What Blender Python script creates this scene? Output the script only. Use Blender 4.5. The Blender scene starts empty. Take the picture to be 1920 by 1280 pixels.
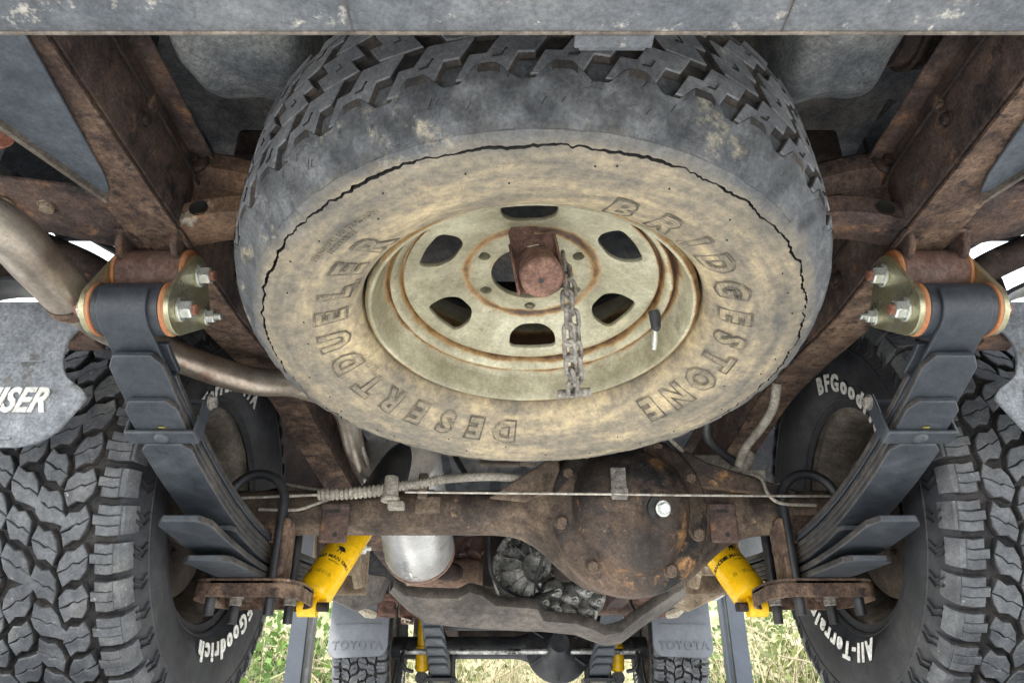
import bpy, bmesh, math, random
import numpy as np
from mathutils import Vector, Matrix, noise
random.seed(7)
R = math.radians
PI = math.pi
sc = bpy.context.scene
COL = sc.collection
H = 1.6            # height of the phone above the ground; positions below are relative to it
F = 1387.0; PH = R(27.4); CP, SP = math.cos(PH), math.sin(PH)

# ------------------------------------------------------------------ camera, sky, sun, exposure
cam = bpy.data.cameras.new('camera'); cam.sensor_width = 36; cam.lens = 36*F/1920
cam.clip_start = 0.02; cam.clip_end = 2000
cob = bpy.data.objects.new('camera', cam); COL.objects.link(cob)
cob.location = (-.04, 0, H); cob.rotation_euler = (R(90)+PH, 0, 0)
sc.camera = cob
SUN_EL, SUN_AZ = R(42), R(200)          # behind the photographer, a little to the left
w = bpy.data.worlds.new('World'); sc.world = w; w.use_nodes = True
nt = w.node_tree; nt.nodes.clear()
out = nt.nodes.new('ShaderNodeOutputWorld'); bg = nt.nodes.new('ShaderNodeBackground')
sky = nt.nodes.new('ShaderNodeTexSky'); sky.sky_type = 'NISHITA'; sky.sun_disc = False
sky.sun_elevation = SUN_EL; sky.sun_rotation = SUN_AZ; sky.dust_density = 3; sky.air_density = 1.2
tc = nt.nodes.new('ShaderNodeTexCoord'); nz = nt.nodes.new('ShaderNodeTexNoise'); nz.inputs['Scale'].default_value = 2.2; nz.inputs['Detail'].default_value = 6
rp = nt.nodes.new('ShaderNodeValToRGB'); rp.color_ramp.elements[0].position = .3; rp.color_ramp.elements[0].color = (4.6, 5.0, 5.6, 1); rp.color_ramp.elements[1].position = .7; rp.color_ramp.elements[1].color = (7.6, 7.8, 8.0, 1)
mx = nt.nodes.new('ShaderNodeMix'); mx.data_type = 'RGBA'; mx.inputs[0].default_value = .82
nt.links.new(tc.outputs['Generated'], nz.inputs['Vector']); nt.links.new(nz.outputs['Fac'], rp.inputs['Fac'])
nt.links.new(sky.outputs['Color'], mx.inputs[6]); nt.links.new(rp.outputs['Color'], mx.inputs[7])
nt.links.new(mx.outputs[2], bg.inputs['Color']); bg.inputs['Strength'].default_value = .15
nt.links.new(bg.outputs[0], out.inputs['Surface'])
sl = bpy.data.lights.new('sun', 'SUN'); sl.energy = 1.5; sl.angle = R(14); sl.color = (1, .97, .92)
so = bpy.data.objects.new('sun', sl); COL.objects.link(so)
sd = Vector((math.sin(SUN_AZ)*math.cos(SUN_EL), math.cos(SUN_AZ)*math.cos(SUN_EL), math.sin(SUN_EL)))
so.rotation_euler = sd.to_track_quat('Z', 'Y').to_euler(); so.location = (0, -20, 30)
sc.view_settings.view_transform = 'Standard'; sc.view_settings.look = 'None'
sc.view_settings.exposure = 2.15; sc.view_settings.gamma = 1; sc.view_settings.use_curve_mapping = False

# ------------------------------------------------------------------ helpers
def at(px, py, y=None, z=None, x=None):
    """the point on a photo pixel's line of sight at a known distance, height or offset"""
    u = (px-960)/F; v = (640-py)/F
    d = (u, CP-v*SP, SP+v*CP)
    k = y/d[1] if y is not None else z/d[2] if z is not None else (x+.04)/d[0]
    return Vector((k*d[0]-.04, k*d[1], k*d[2]))

ORG = {}
def tag(o, label=None, cat=None, group=None, kind=None):
    if label: o['label'] = label
    if cat: o['category'] = cat
    if group: o['group'] = group
    if kind: o['kind'] = kind
    return o
def empty(name, loc, parent=None):
    o = bpy.data.objects.new(name, None); COL.objects.link(o); o.empty_display_size = .1
    ORG[o] = Vector(loc)
    if parent: o.parent = parent; o.location = ORG[o]-ORG[parent]
    else: o.location = ORG[o]+Vector((0, 0, H))
    return o

class M:
    def __init__(s): s.v = []; s.f = []; s.m = []; s.cur = 0
    def add(s, vs, fs):
        b = len(s.v); s.v += [tuple(p) for p in vs]
        for f in fs: s.f.append([b+i for i in f]); s.m.append(s.cur)
    def box(s, c, d, mat=None):
        hx, hy, hz = d[0]/2, d[1]/2, d[2]/2
        P = [Vector((x*hx, y*hy, z*hz)) for x in (-1, 1) for y in (-1, 1) for z in (-1, 1)]
        if mat: P = [mat @ p for p in P]
        c = Vector(c)
        s.add([p+c for p in P], [(0, 1, 3, 2), (4, 6, 7, 5), (0, 4, 5, 1), (2, 3, 7, 6), (0, 2, 6, 4), (1, 5, 7, 3)])
    def prism(s, poly, a, b):
        """poly of 3D points, swept by vector b-a applied to each"""
        n = len(poly); a = Vector(a); b = Vector(b)
        s.add([Vector(p)+a for p in poly]+[Vector(p)+b for p in poly],
              [tuple(range(n)), tuple(range(2*n-1, n-1, -1))]+[(i, (i+1) % n, n+(i+1) % n, n+i) for i in range(n)])
    def tube(s, path, r, n=16, cap=True):
        path = [Vector(p) for p in path]; k = len(path)
        rs = r if isinstance(r, (list, tuple)) else [r]*k
        T = []
        for i in range(k):
            a = path[max(i-1, 0)]; b = path[min(i+1, k-1)]; T.append((b-a).normalized())
        up = Vector((0, 0, 1)) if abs(T[0].z) < .9 else Vector((1, 0, 0))
        N = (up-T[0]*up.dot(T[0])).normalized(); vs = []
        for i in range(k):
            N = (N-T[i]*N.dot(T[i])).normalized(); B = T[i].cross(N)
            for j in range(n):
                q = 2*PI*j/n; vs.append(path[i]+(N*math.cos(q)+B*math.sin(q))*rs[i])
        fs = [(i*n+j, i*n+(j+1) % n, (i+1)*n+(j+1) % n, (i+1)*n+j) for i in range(k-1) for j in range(n)]
        if cap: fs += [tuple(range(n)), tuple(range(k*n-1, k*n-n-1, -1))]
        s.add(vs, fs)
    def lathe(s, prof, c, axis, n=48, closed=False, a0=0, a1=2*PI, refer=None):
        """prof: (radius, distance along axis)"""
        ax = Vector(axis).normalized(); c = Vector(c)
        rf = Vector(refer) if refer else (Vector((0, 0, 1)) if abs(ax.z) < .9 else Vector((1, 0, 0)))
        U = (rf-ax*rf.dot(ax)).normalized(); V = ax.cross(U); k = len(prof)
        full = abs(a1-a0-2*PI) < 1e-6; nn = n if full else n+1
        vs = []
        for j in range(nn):
            q = a0+(a1-a0)*j/n
            for r, h in prof: vs.append(c+ax*h+(U*math.cos(q)+V*math.sin(q))*r)
        fs = []
        for j in range(n):
            j2 = (j+1) % nn
            for i in range(k-1+(1 if closed else 0)):
                i2 = (i+1) % k
                fs.append((j*k+i, j*k+i2, j2*k+i2, j2*k+i))
        s.add(vs, fs)
    def cyl(s, a, b, r, n=24): s.tube([a, b], r, n)
    def hexnut(s, c, axis, r, h, stud=None, washer=True, top=0):
        ax = Vector(axis).normalized(); c = Vector(c)
        if washer: s.tube([c, c+ax*h*.22], r*1.28, 20)
        s.tube([c+ax*h*.22, c+ax*h*.88, c+ax*h], [r, r, r*.86], 6)
        if stud:
            s.tube([c+ax*h, c+ax*(h+stud), c+ax*(h+stud*1.12)], [r*.52, r*.52, r*.4], 12)
    def sweep(s, path, w, t, side=(1, 0, 0), ws=None, em=None):
        """flat bar of width w along side, thickness t"""
        path = [Vector(p) for p in path]; S = Vector(side); k = len(path); vs = []
        for i in range(k):
            a = path[max(i-1, 0)]; b = path[min(i+1, k-1)]; T = (b-a).normalized(); N = T.cross(S).normalized()
            ww = ws[i] if ws else w
            for su, tu in ((-1, 0), (1, 0), (1, 1), (-1, 1)): vs.append(path[i]+S*su*ww/2+N*tu*t)
        fs = [(i*4+j, i*4+(j+1) % 4, i*4+4+(j+1) % 4, i*4+4+j) for i in range(k-1) for j in range(4)]
        fs += [(0, 1, 2, 3), (k*4-1, k*4-2, k*4-3, k*4-4)]
        s.add(vs, fs)
        if em is not None:
            b0 = len(s.m)-len(fs)
            for i_ in range(k-1):
                for j_ in (1, 3): s.m[b0+i_*4+j_] = em
    def grid(s, fn, nu, nv):
        vs = [fn(i/nu, j/nv) for i in range(nu+1) for j in range(nv+1)]
        s.add(vs, [(i*(nv+1)+j, i*(nv+1)+j+1, (i+1)*(nv+1)+j+1, (i+1)*(nv+1)+j) for i in range(nu) for j in range(nv)])
    def raw(s, vs, fs): s.add(vs, fs)
    def build(s, name, mats, parent=None, smooth=35, bevel=0, label=None, origin=None, segs=2, recalc=True, solid=0):
        V = np.array(s.v); c = Vector(origin) if origin is not None else Vector(((V.max(0)+V.min(0))/2).tolist())
        me = bpy.data.meshes.new(name)
        me.from_pydata([(p[0]-c.x, p[1]-c.y, p[2]-c.z) for p in s.v], [], s.f)
        if not isinstance(mats, (list, tuple)): mats = [mats]
        for m in mats: me.materials.append(m)
        me.polygons.foreach_set('material_index', s.m)
        if recalc:
            bm = bmesh.new(); bm.from_mesh(me); bmesh.ops.recalc_face_normals(bm, faces=bm.faces); bm.to_mesh(me); bm.free()
        me.polygons.foreach_set('use_smooth', [True]*len(me.polygons))
        if smooth: me.set_sharp_from_angle(angle=R(smooth))
        me.update()
        o = bpy.data.objects.new(name, me); COL.objects.link(o); ORG[o] = c
        if solid:
            md = o.modifiers.new('t', 'SOLIDIFY'); md.thickness = solid; md.offset = 0
        if bevel:
            md = o.modifiers.new('b', 'BEVEL'); md.width = bevel; md.segments = segs; md.limit_method = 'ANGLE'; md.angle_limit = R(40); md.harden_normals = False
        if parent is not None: o.parent = parent; o.location = c-ORG[parent]
        else: o.location = c+Vector((0, 0, H))
        if label: o['label'] = label
        return o

def mirror(m, s):
    if s < 0: m.v = [(-x, y, z) for x, y, z in m.v]
    return m

def text_mesh(txt, size, extr, weight=0., shear=0., bev=0, spacing=1.0, fill=True, res=3):
    cu = bpy.data.curves.new('t', 'FONT'); cu.body = txt; cu.size = size; cu.extrude = extr; cu.offset = weight
    cu.shear = shear; cu.bevel_depth = bev; cu.bevel_resolution = 0; cu.space_character = spacing; cu.resolution_u = res
    if not fill: cu.fill_mode = 'NONE'
    cu.align_x = 'CENTER'
    ob = bpy.data.objects.new('t', cu); COL.objects.link(ob)
    dg = bpy.context.evaluated_depsgraph_get(); me = bpy.data.meshes.new_from_object(ob.evaluated_get(dg))
    vs = [tuple(v.co) for v in me.vertices]; fs = [tuple(p.vertices) for p in me.polygons]
    bpy.data.objects.remove(ob); bpy.data.curves.remove(cu); bpy.data.meshes.remove(me)
    return vs, fs
def flat_mesh(loops, extr, bev=0):
    """plate with holes; loops in x,y; first outer, rest holes"""
    cu = bpy.data.curves.new('t', 'CURVE'); cu.dimensions = '2D'; cu.fill_mode = 'BOTH'; cu.extrude = extr; cu.bevel_depth = bev; cu.bevel_resolution = 1
    for lp in loops:
        sp = cu.splines.new('POLY'); sp.points.add(len(lp)-1)
        for p, q in zip(sp.points, lp): p.co = (q[0], q[1], 0, 1)
        sp.use_cyclic_u = True
    ob = bpy.data.objects.new('t', cu); COL.objects.link(ob)
    dg = bpy.context.evaluated_depsgraph_get(); me = bpy.data.meshes.new_from_object(ob.evaluated_get(dg))
    vs = [tuple(v.co) for v in me.vertices]; fs = [tuple(p.vertices) for p in me.polygons]
    bpy.data.objects.remove(ob); bpy.data.curves.remove(cu); bpy.data.meshes.remove(me)
    return vs, fs
def refine(vs, fs, L_=.012):
    bm = bmesh.new(); V = [bm.verts.new(v) for v in vs]
    for f in fs:
        try: bm.faces.new([V[i] for i in f])
        except ValueError: pass
    bmesh.ops.remove_doubles(bm, verts=bm.verts, dist=1e-6)
    for _ in range(5):
        bmesh.ops.triangulate(bm, faces=bm.faces)
        e = [x for x in bm.edges if x.calc_length() > L_]
        if not e: break
        bmesh.ops.subdivide_edges(bm, edges=e, cuts=1)
    bmesh.ops.triangulate(bm, faces=bm.faces); bm.verts.index_update()
    o = [tuple(v.co) for v in bm.verts], [tuple(v.index for v in f.verts) for f in bm.faces]; bm.free(); return o
def ring(cx, cy, r, n=32): return [(cx+r*math.cos(2*PI*i/n), cy+r*math.sin(2*PI*i/n)) for i in range(n)]
def roundpoly(pts, r, n=5):
    o = []; k = len(pts)
    for i in range(k):
        p = Vector(pts[i]); a = (Vector(pts[i-1])-p); b = (Vector(pts[(i+1) % k])-p)
        ra = min(r, a.length*.45, b.length*.45); A = p+a.normalized()*ra; B = p+b.normalized()*ra
        for j in range(n+1):
            t = j/n; o.append(tuple(A*(1-t)**2+p*2*t*(1-t)+B*t*t))
    return o
def smooth_path(pts, n=8):
    pts = [Vector(p) for p in pts]; P = [pts[0]*2-pts[1]]+pts+[pts[-1]*2-pts[-2]]; o = []
    for i in range(1, len(P)-2):
        for j in range(n):
            t = j/n
            o.append(.5*((2*P[i])+(P[i+1]-P[i-1])*t+(2*P[i-1]-5*P[i]+4*P[i+1]-P[i+2])*t*t+(3*P[i]-P[i-1]-3*P[i+1]+P[i+2])*t**3))
    o.append(pts[-1]); return o

# ------------------------------------------------------------------ materials
def C(c): return (c[0], c[1], c[2], 1) if not isinstance(c, float) else (c, c, c, 1)
def mat(name, cols, scale=12, rough=.7, metal=0., bump=.3, bscale=90, spots=(), rvar=.15, spec=.5, stretch=None, bumpdist=.002, detail=8, speck=.8):
    m = bpy.data.materials.new(name); m.use_nodes = True; nt = m.node_tree; N = nt.nodes; L = nt.links
    b = N['Principled BSDF']; tc = N.new('ShaderNodeTexCoord'); src = tc.outputs['Object']
    if stretch:
        mp = N.new('ShaderNodeMapping'); mp.inputs['Scale'].default_value = stretch; L.new(src, mp.inputs[0]); src = mp.outputs[0]
    def noi(sc_, det=detail, ro=.6, off=0.):
        n = N.new('ShaderNodeTexNoise'); n.inputs['Scale'].default_value = sc_; n.inputs['Detail'].default_value = det; n.inputs['Roughness'].default_value = ro
        if off:
            mp = N.new('ShaderNodeMapping'); mp.inputs['Location'].default_value = (off, off*.7, off*1.3); L.new(src, mp.inputs[0]); L.new(mp.outputs[0], n.inputs['Vector'])
        else: L.new(src, n.inputs['Vector'])
        return n.outputs['Fac']
    rp = N.new('ShaderNodeValToRGB'); e = rp.color_ramp.elements
    k = len(cols)
    for i, c in enumerate(cols):
        p = .36+.28*i/max(k-1, 1)
        if i < 2: e[i].position = p; e[i].color = C(c)
        else: x = e.new(p); x.color = C(c)
    L.new(noi(scale, ro=.65), rp.inputs['Fac']); col = rp.outputs['Color']
    for i, (c, s_, th, soft) in enumerate(spots):
        r2 = N.new('ShaderNodeValToRGB'); r2.color_ramp.elements[0].position = th; r2.color_ramp.elements[0].color = (0, 0, 0, 1)
        r2.color_ramp.elements[1].position = min(th+soft, 1); r2.color_ramp.elements[1].color = (1, 1, 1, 1)
        L.new(noi(s_, ro=.7, off=3.7*(i+1)), r2.inputs['Fac'])
        mx = N.new('ShaderNodeMix'); mx.data_type = 'RGBA'; L.new(r2.outputs[0], mx.inputs[0]); L.new(col, mx.inputs[6]); mx.inputs[7].default_value = C(c); col = mx.outputs[2]
    if speck:
        for s_, lo, hi, of in ((230, 1-.42*speck, 1+.55*speck, 13.), (48, 1-.38*speck, 1+.42*speck, 17.)):
            r2 = N.new('ShaderNodeMapRange'); r2.inputs['From Min'].default_value = .34; r2.inputs['From Max'].default_value = .66; r2.inputs['To Min'].default_value = lo; r2.inputs['To Max'].default_value = hi
            L.new(noi(s_, det=4, ro=.75, off=of), r2.inputs['Value'])
            mx = N.new('ShaderNodeMix'); mx.data_type = 'RGBA'; mx.blend_type = 'MULTIPLY'; mx.inputs[0].default_value = 1; L.new(col, mx.inputs[6]); L.new(r2.outputs[0], mx.inputs[7]); col = mx.outputs[2]
    L.new(col, b.inputs['Base Color'])
    b.inputs['Metallic'].default_value = metal
    b.inputs['Specular IOR Level'].default_value = spec
    mr = N.new('ShaderNodeMapRange'); mr.inputs['From Min'].default_value = .3; mr.inputs['From Max'].default_value = .7
    mr.inputs['To Min'].default_value = max(rough-rvar, .02); mr.inputs['To Max'].default_value = min(rough+rvar, 1); L.new(noi(scale*2.3, off=9.), mr.inputs['Value']); L.new(mr.outputs[0], b.inputs['Roughness'])
    if bump:
        bp = N.new('ShaderNodeBump'); bp.inputs['Strength'].default_value = bump; bp.inputs['Distance'].default_value = bumpdist
        L.new(noi(bscale, ro=.75, off=5.), bp.inputs['Height'])
        b2 = N.new('ShaderNodeBump'); b2.inputs['Strength'].default_value = min(1, bump*1.3); b2.inputs['Distance'].default_value = bumpdist*2.2; L.new(noi(bscale*.22, ro=.7, off=6.), b2.inputs['Height']); L.new(b2.outputs[0], bp.inputs['Normal']); L.new(bp.outputs[0], b.inputs['Normal'])
    m['src'] = 1
    return m
rust = mat('rusty_steel', [(.03, .023, .022), (.072, .050, .043), (.13, .084, .062)], 9, .85, 0, .6, 120, [((.22, .115, .06), 26, .58, .12), ((.16, .135, .11), 7, .60, .14), ((.015, .013, .014), 12, .56, .1)], spec=.3)
rust_light = mat('rusty_scaled_flange', [(.05, .033, .028), (.12, .078, .055), (.21, .14, .095)], 16, .85, 0, .8, 150, [((.05, .035, .03), 60, .53, .08), ((.3, .25, .18), 14, .6, .1)], spec=.3)
rust_dark = mat('dark_rusty_steel', [(.012, .010, .010), (.03, .022, .019), (.058, .040, .032)], 8, .85, 0, .5, 110, [((.2, .1, .05), 22, .62, .1), ((.16, .13, .1), 9, .6, .15)], spec=.3)
rust_patch = mat('rusty_cross_member_steel', [(.05, .034, .028), (.12, .075, .05), (.21, .13, .08)], 8, .85, 0, .5, 100, [((.34, .31, .25), 6, .58, .04), ((.26, .12, .05), 30, .58, .1)], spec=.3)
axle_m = mat('dirty_axle_casting', [(.028, .021, .018), (.08, .058, .042), (.17, .125, .088)], 11, .8, 0, .6, 130, [((.04, .032, .028), 9, .55, .12), ((.3, .2, .12), 30, .62, .08)], spec=.35)
diff_m = mat('rusty_oily_differential', [(.014, .012, .011), (.045, .033, .026), (.11, .072, .048)], 7, .5, 0, 1, 140, [((.36, .19, .075), 6.5, .53, .07), ((.013, .012, .012), 8, .54, .08), ((.2, .17, .14), 70, .64, .05), ((.25, .17, .11), 50, .63, .06)], spec=.4)
bumper_m = mat('weathered_bumper_paint', [(.062, .069, .079), (.088, .096, .106), (.125, .13, .136)], 12, .6, 0, .35, 160, [((.34, .32, .28), 40, .60, .07), ((.05, .058, .07), 10, .60, .12), ((.5, .48, .42), 120, .68, .04)], speck=0.6)
under_m = mat('stone_guard_undercoat', [(.17, .185, .20), (.31, .32, .315), (.46, .44, .39)], 6, .7, 0, .9, 260, [((.34, .30, .24), 5, .57, .15)], bumpdist=.003)
floor_m = mat('dusty_floor_pan', [(.03, .034, .042), (.07, .073, .08), (.13, .12, .11)], 6, .85, 0, .4, 120)
bracket_blue = mat('dusty_dark_plate', [(.04, .05, .062), (.065, .077, .09), (.095, .105, .115)], 7, .6, 0, .2, 160, [((.3, .26, .19), 17, .66, .04)], speck=0.5)
spring_m = mat('satin_black_spring_paint', [(.024, .029, .036), (.036, .042, .050), (.052, .059, .068)], 10, .5, 0, .25, 240, [((.3, .3, .3), 95, .70, .03)], spec=.5, bumpdist=.0008, speck=0.45)
springside_m = mat('dusty_leaf_edge', [(.02, .019, .019), (.042, .038, .036), (.085, .072, .06)], 14, .7, 0, .3, 200)
black_m = mat('black_painted_rod', [(.012, .013, .015), (.02, .021, .024), (.045, .045, .046)], 12, .45, 0, .15, 140, speck=.25)
zinc_m = mat('yellow_zinc_plate', [(.36, .33, .19), (.46, .43, .27), (.52, .50, .36)], 9, .34, .75, .12, 200, [((.28, .24, .16), 14, .6, .1)], spec=.5, speck=.25)
bolt_m = mat('bright_zinc_bolt', [(.5, .52, .5), (.62, .64, .6), (.7, .72, .68)], 30, .3, .7, .15, 200, [((.3, .28, .24), 60, .62, .08)], speck=.25)
stud_rust = mat('red_rusty_thread', [(.13, .045, .03), (.24, .085, .05), (.3, .15, .1)], 60, .8, 0, .5, 300)
bush_m = mat('orange_polyurethane', [(.26, .085, .03), (.38, .135, .05), (.45, .22, .10)], 14, .5, 0, .2, 100, [((.2, .13, .08), 30, .58, .08)], speck=.25)
bushdark_m = mat('brown_steel_sleeve', [(.06, .035, .03), (.11, .06, .045), (.16, .10, .08)], 14, .6, 0, .3, 140)
yellow_m = mat('yellow_shock_paint', [(.78, .44, .004), (.86, .50, .006), (.88, .53, .012)], 10, .28, 0, .05, 100, [((.5, .33, .10), 34, .64, .08), ((.3, .2, .1), 110, .70, .03)], spec=.5, speck=.25)
ink_m = mat('black_print', [(.01, .01, .01), (.02, .018, .012)], 40, .5, 0, 0, speck=.25)
pipe_m = mat('aged_exhaust_tube', [(.30, .24, .19), (.44, .38, .31), (.56, .51, .43)], 8, .38, .75, .15, 140, [((.26, .13, .085), 10, .57, .14), ((.33, .19, .12), 60, .6, .08)], stretch=(1, .6, 1), speck=0.3)
silver_m = mat('aluminised_muffler', [(.42, .41, .39), (.55, .54, .52), (.66, .65, .63)], 6, .34, .55, .08, 90, [((.4, .3, .22), 18, .66, .1)], speck=.25)
alloy_m = mat('cast_alloy', [(.16, .16, .15), (.38, .38, .36), (.62, .61, .58)], 14, .33, .7, .4, 150, [((.04, .037, .034), 20, .52, .1)])
tan_m = mat('heat_stained_steel', [(.16, .10, .075), (.28, .18, .13), (.40, .28, .2)], 9, .6, .3, .2, 160, [((.12, .07, .06), 14, .6, .08)], stretch=(.3, 1, 1))
guard_m = mat('dusty_guard_plate', [(.045, .039, .034), (.088, .076, .065), (.145, .125, .105)], 7, .75, 0, .3, 120)
dirt_m = mat('mud_caked_bracket', [(.12, .085, .055), (.22, .165, .11), (.33, .26, .18)], 10, .9, 0, .8, 90, [((.5, .43, .32), 12, .62, .05)])
tyre_m = mat('tread_rubber', [(.058, .061, .066), (.088, .092, .098), (.125, .129, .134)], 22, .62, 0, .45, 420, [((.36, .35, .32), 150, .64, .04), ((.16, .158, .15), 9, .56, .12)], bumpdist=.0008, speck=0.55)
side_m = mat('sidewall_rubber', [(.013, .014, .017), (.022, .023, .027), (.034, .034, .037)], 8, .6, 0, .2, 220, [((.09, .085, .08), 16, .66, .1)], bumpdist=.0006)
groove_m = mat('groove_rubber', [(.016, .016, .018), (.03, .028, .027), (.05, .045, .04)], 16, .8, 0, .3, 200)
white_m = mat('raised_white_rubber', [(.55, .54, .48), (.68, .67, .62), (.72, .71, .67)], 40, .7, 0, .2, 300, [((.25, .24, .2), 60, .66, .06)], speck=0.5)
drum_m = mat('dusty_brake_drum', [(.025, .018, .015), (.055, .040, .031), (.10, .075, .056)], 12, .8, 0, .4, 120)
rimback_m = mat('dusty_wheel_back', [(.055, .045, .037), (.115, .095, .076), (.20, .17, .135)], 10, .65, .1, .25, 120, [((.1, .08, .065), 14, .58, .12)])
flap_m = mat('grey_weathered_flap', [(.12, .13, .145), (.175, .187, .203), (.245, .255, .27)], 8, .6, 0, .3, 120, [((.11, .11, .105), 30, .57, .07), ((.2, .17, .13), 11, .62, .1)])
flap2_m = mat('grey_front_flap', [(.09, .10, .115), (.13, .14, .155), (.17, .18, .195)], 4, .6, 0, .15, 60, speck=0.25)
body_m = mat('pale_body_paint', [(.50, .53, .57), (.6, .62, .65), (.62, .64, .66)], 4, .4, 0, .05, 40, speck=.25)
hose_m = mat('dusty_hose', [(.17, .15, .12), (.27, .245, .2), (.34, .31, .26)], 20, .8, 0, .4, 200)
wire_m = mat('galvanised_cable', [(.3, .27, .22), (.45, .42, .36), (.55, .52, .46)], 40, .5, .4, .2, 300)
carrier_m = mat('brown_rusty_carrier', [(.06, .035, .028), (.13, .072, .055), (.2, .115, .085)], 24, .85, 0, .6, 220, [((.3, .16, .07), 40, .62, .08)], spec=.3)
chain_m = mat('weathered_chain_steel', [(.12, .11, .095), (.22, .205, .18), (.33, .30, .26)], 50, .6, .4, .5, 260, [((.25, .14, .08), 34, .6, .08)])
post_m = mat('blue_grey_column_paint', [(.012, .017, .026), (.018, .025, .036), (.026, .035, .048)], 3, .5, 0, .1, 40, speck=.25)
gap_m = mat('dried_mud', [(.35, .30, .22), (.5, .45, .35)], 50, .8, 0, .4, 200)
paintdot_m = mat('yellow_paint_mark', [(.75, .55, .02), (.85, .7, .05)], 60, .5, 0, .2, 200, speck=.25)

# ------------------------------------------------------------------ setting
def plane_struct():
    m = M()
    m.grid(lambda a, b: ((a-.5)*600, (b-.5)*600, -H+.0), 24, 24)
    g = mat('pale_concrete_and_gravel', [(.42, .41, .39), (.50, .49, .47), (.56, .55, .52)], .9, .85, 0, .5, 14, [((.25, .27, .16), .25, .56, .08)], bumpdist=.01)
    o = m.build('ground', g, smooth=0, recalc=False); tag(o, 'pale gravel ground below and around the truck', kind='structure'); return o
plane_struct()

# ------------------------------------------------------------------ truck
TR = empty('off_road_truck', (0, 2.8, -.03))
tag(TR, 'underside of a lifted four-wheel-drive truck with rusty frame and black leaf springs', 'truck')
AX = (1.441, .37); FX = (4.171, .37)

# body shell
def arch_poly(z0, z1):
    pts = [(.32, z0)]
    def arc(yc, zc, r):
        a0 = math.asin(max(-1, min(1, (z0-zc)/r)))
        return [(yc-r*math.cos(a0+(PI-2*a0)*i/20), zc+r*math.sin(a0+(PI-2*a0)*i/20)) for i in range(21)]
    pts += arc(1.45, .42, .52)+arc(4.17, .42, .52)
    pts += [(5.0, z0), (5.0, z1), (.32, z1)]
    return pts
m = M()
for s in (-1, 1):
    m.prism([(s*.90, y, z) for y, z in arch_poly(.52, 1.15)], (0, 0, 0), (s*.025, 0, 0))
m.box((0, 2.66, 1.16), (1.80, 4.7, .02)); m.box((0, .30, .90), (1.84, .03, .55)); m.box((0, 5.0, .88), (1.8, .03, .6))
m.prism([(-.9, .35, 1.17), (-.9, 3.3, 1.17), (-.9, 3.0, 1.7), (-.9, .45, 1.75)], (0, 0, 0), (1.8, 0, 0))
m.build('body', body_m, TR, bevel=.004, label='pale body shell above the rusty chassis')
# floor pan with pressed ribs
m = M()
def fl(a, b):
    x = -.86+1.72*a; y = .33+4.6*b
    z = .86+.012*math.cos(x*70)*(1 if abs(x) < .35 else .3)
    if abs(y-4.17) < .6 and abs(x) > .5: z = .95
    if abs(y-1.45) < .55 and abs(x) > .55: z = 1.0
    return (x, y, z)
m.grid(fl, 120, 80); m.build('floor_pan', floor_m, TR)
# wheel houses
for s in (-1, 1):
    m = M()
    def wh(a, b, s=s):
        q = R(48)+R(125)*a; x = .90-.36*b
        r = .535-.02*math.cos(b*PI)
        return (s*x, 1.45-r*math.cos(q), .42+r*math.sin(q))
    m.grid(wh, 40, 8)
    m.build('wheel_house', rust_dark if s < 0 else floor_m, TR, solid=.003)
    m = M(); m.box((s*.70, 2.06, .66), (.36, .02, .30)); m.build('sill_panel', body_m, TR, bevel=.003, label='pale speckled inner sill panel seen past the tyre')

# grey undercoated lumps of the floor (spare well and filler side)
def lump(x0, x1, y0, y1, z0, z1, amp, seed):
    m = M(); cx, cy = (x0+x1)/2, (y0+y1)/2; hx, hy = (x1-x0)/2, (y1-y0)/2
    def fn(a, b):
        u = a*2-1; v = b*2-1
        k = (abs(u)**6+abs(v)**6)
        x = cx+hx*u*(1+.08*noise.noise((v*1.5+seed, 0, 0))); y = cy+hy*v*(1+.06*noise.noise((u*1.6, seed, 0)))
        z = z0+(z1-z0)*min(1, k)**1.3+amp*noise.noise((x*7, y*7, seed))+.006*noise.noise((x*28, y*28, seed))
        return (x, y, z)
    m.grid(fn, 44, 44); return m
lump(-.465, -.275, .22, .80, .715, .90, .03, 3.).build('wheel_well_pressing', under_m, TR, label='grey lumpy undercoated pressing left of the spare')
lump(.275, .46, .22, .80, .715, .90, .035, 8.).build('wheel_well_pressing', under_m, TR, label='grey undercoated pressing right of the spare with a filler neck')
m = M(); m.tube(smooth_path([(.43, .64, .775), (.60, .64, .785), (.80, .63, .81)]), .048, 20); m.tube([(.452, .64, .776), (.458, .64, .776)], .055, 20); m.tube([(.466, .64, .777), (.472, .64, .777)], .053, 20)
m.build('filler_neck', rust_dark, TR)
for x0, x1 in ((-.275, -.215), (.235, .30)):
    m = M(); m.prism([(x0, .3, .80), (x1, .3, .80), (x1+.012, .3, .86), (x0-.012, .3, .86)], (0, 0, 0), (0, .9, 0)); m.build('floor_rib', guard_m, TR, bevel=.004)
m = M(); m.box((0, .46, .815), (.34, .4, .05)); m.box((0, .46, .79), (.06, .4, .02)); m.build('floor_rib', under_m, TR, bevel=.01)

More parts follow.
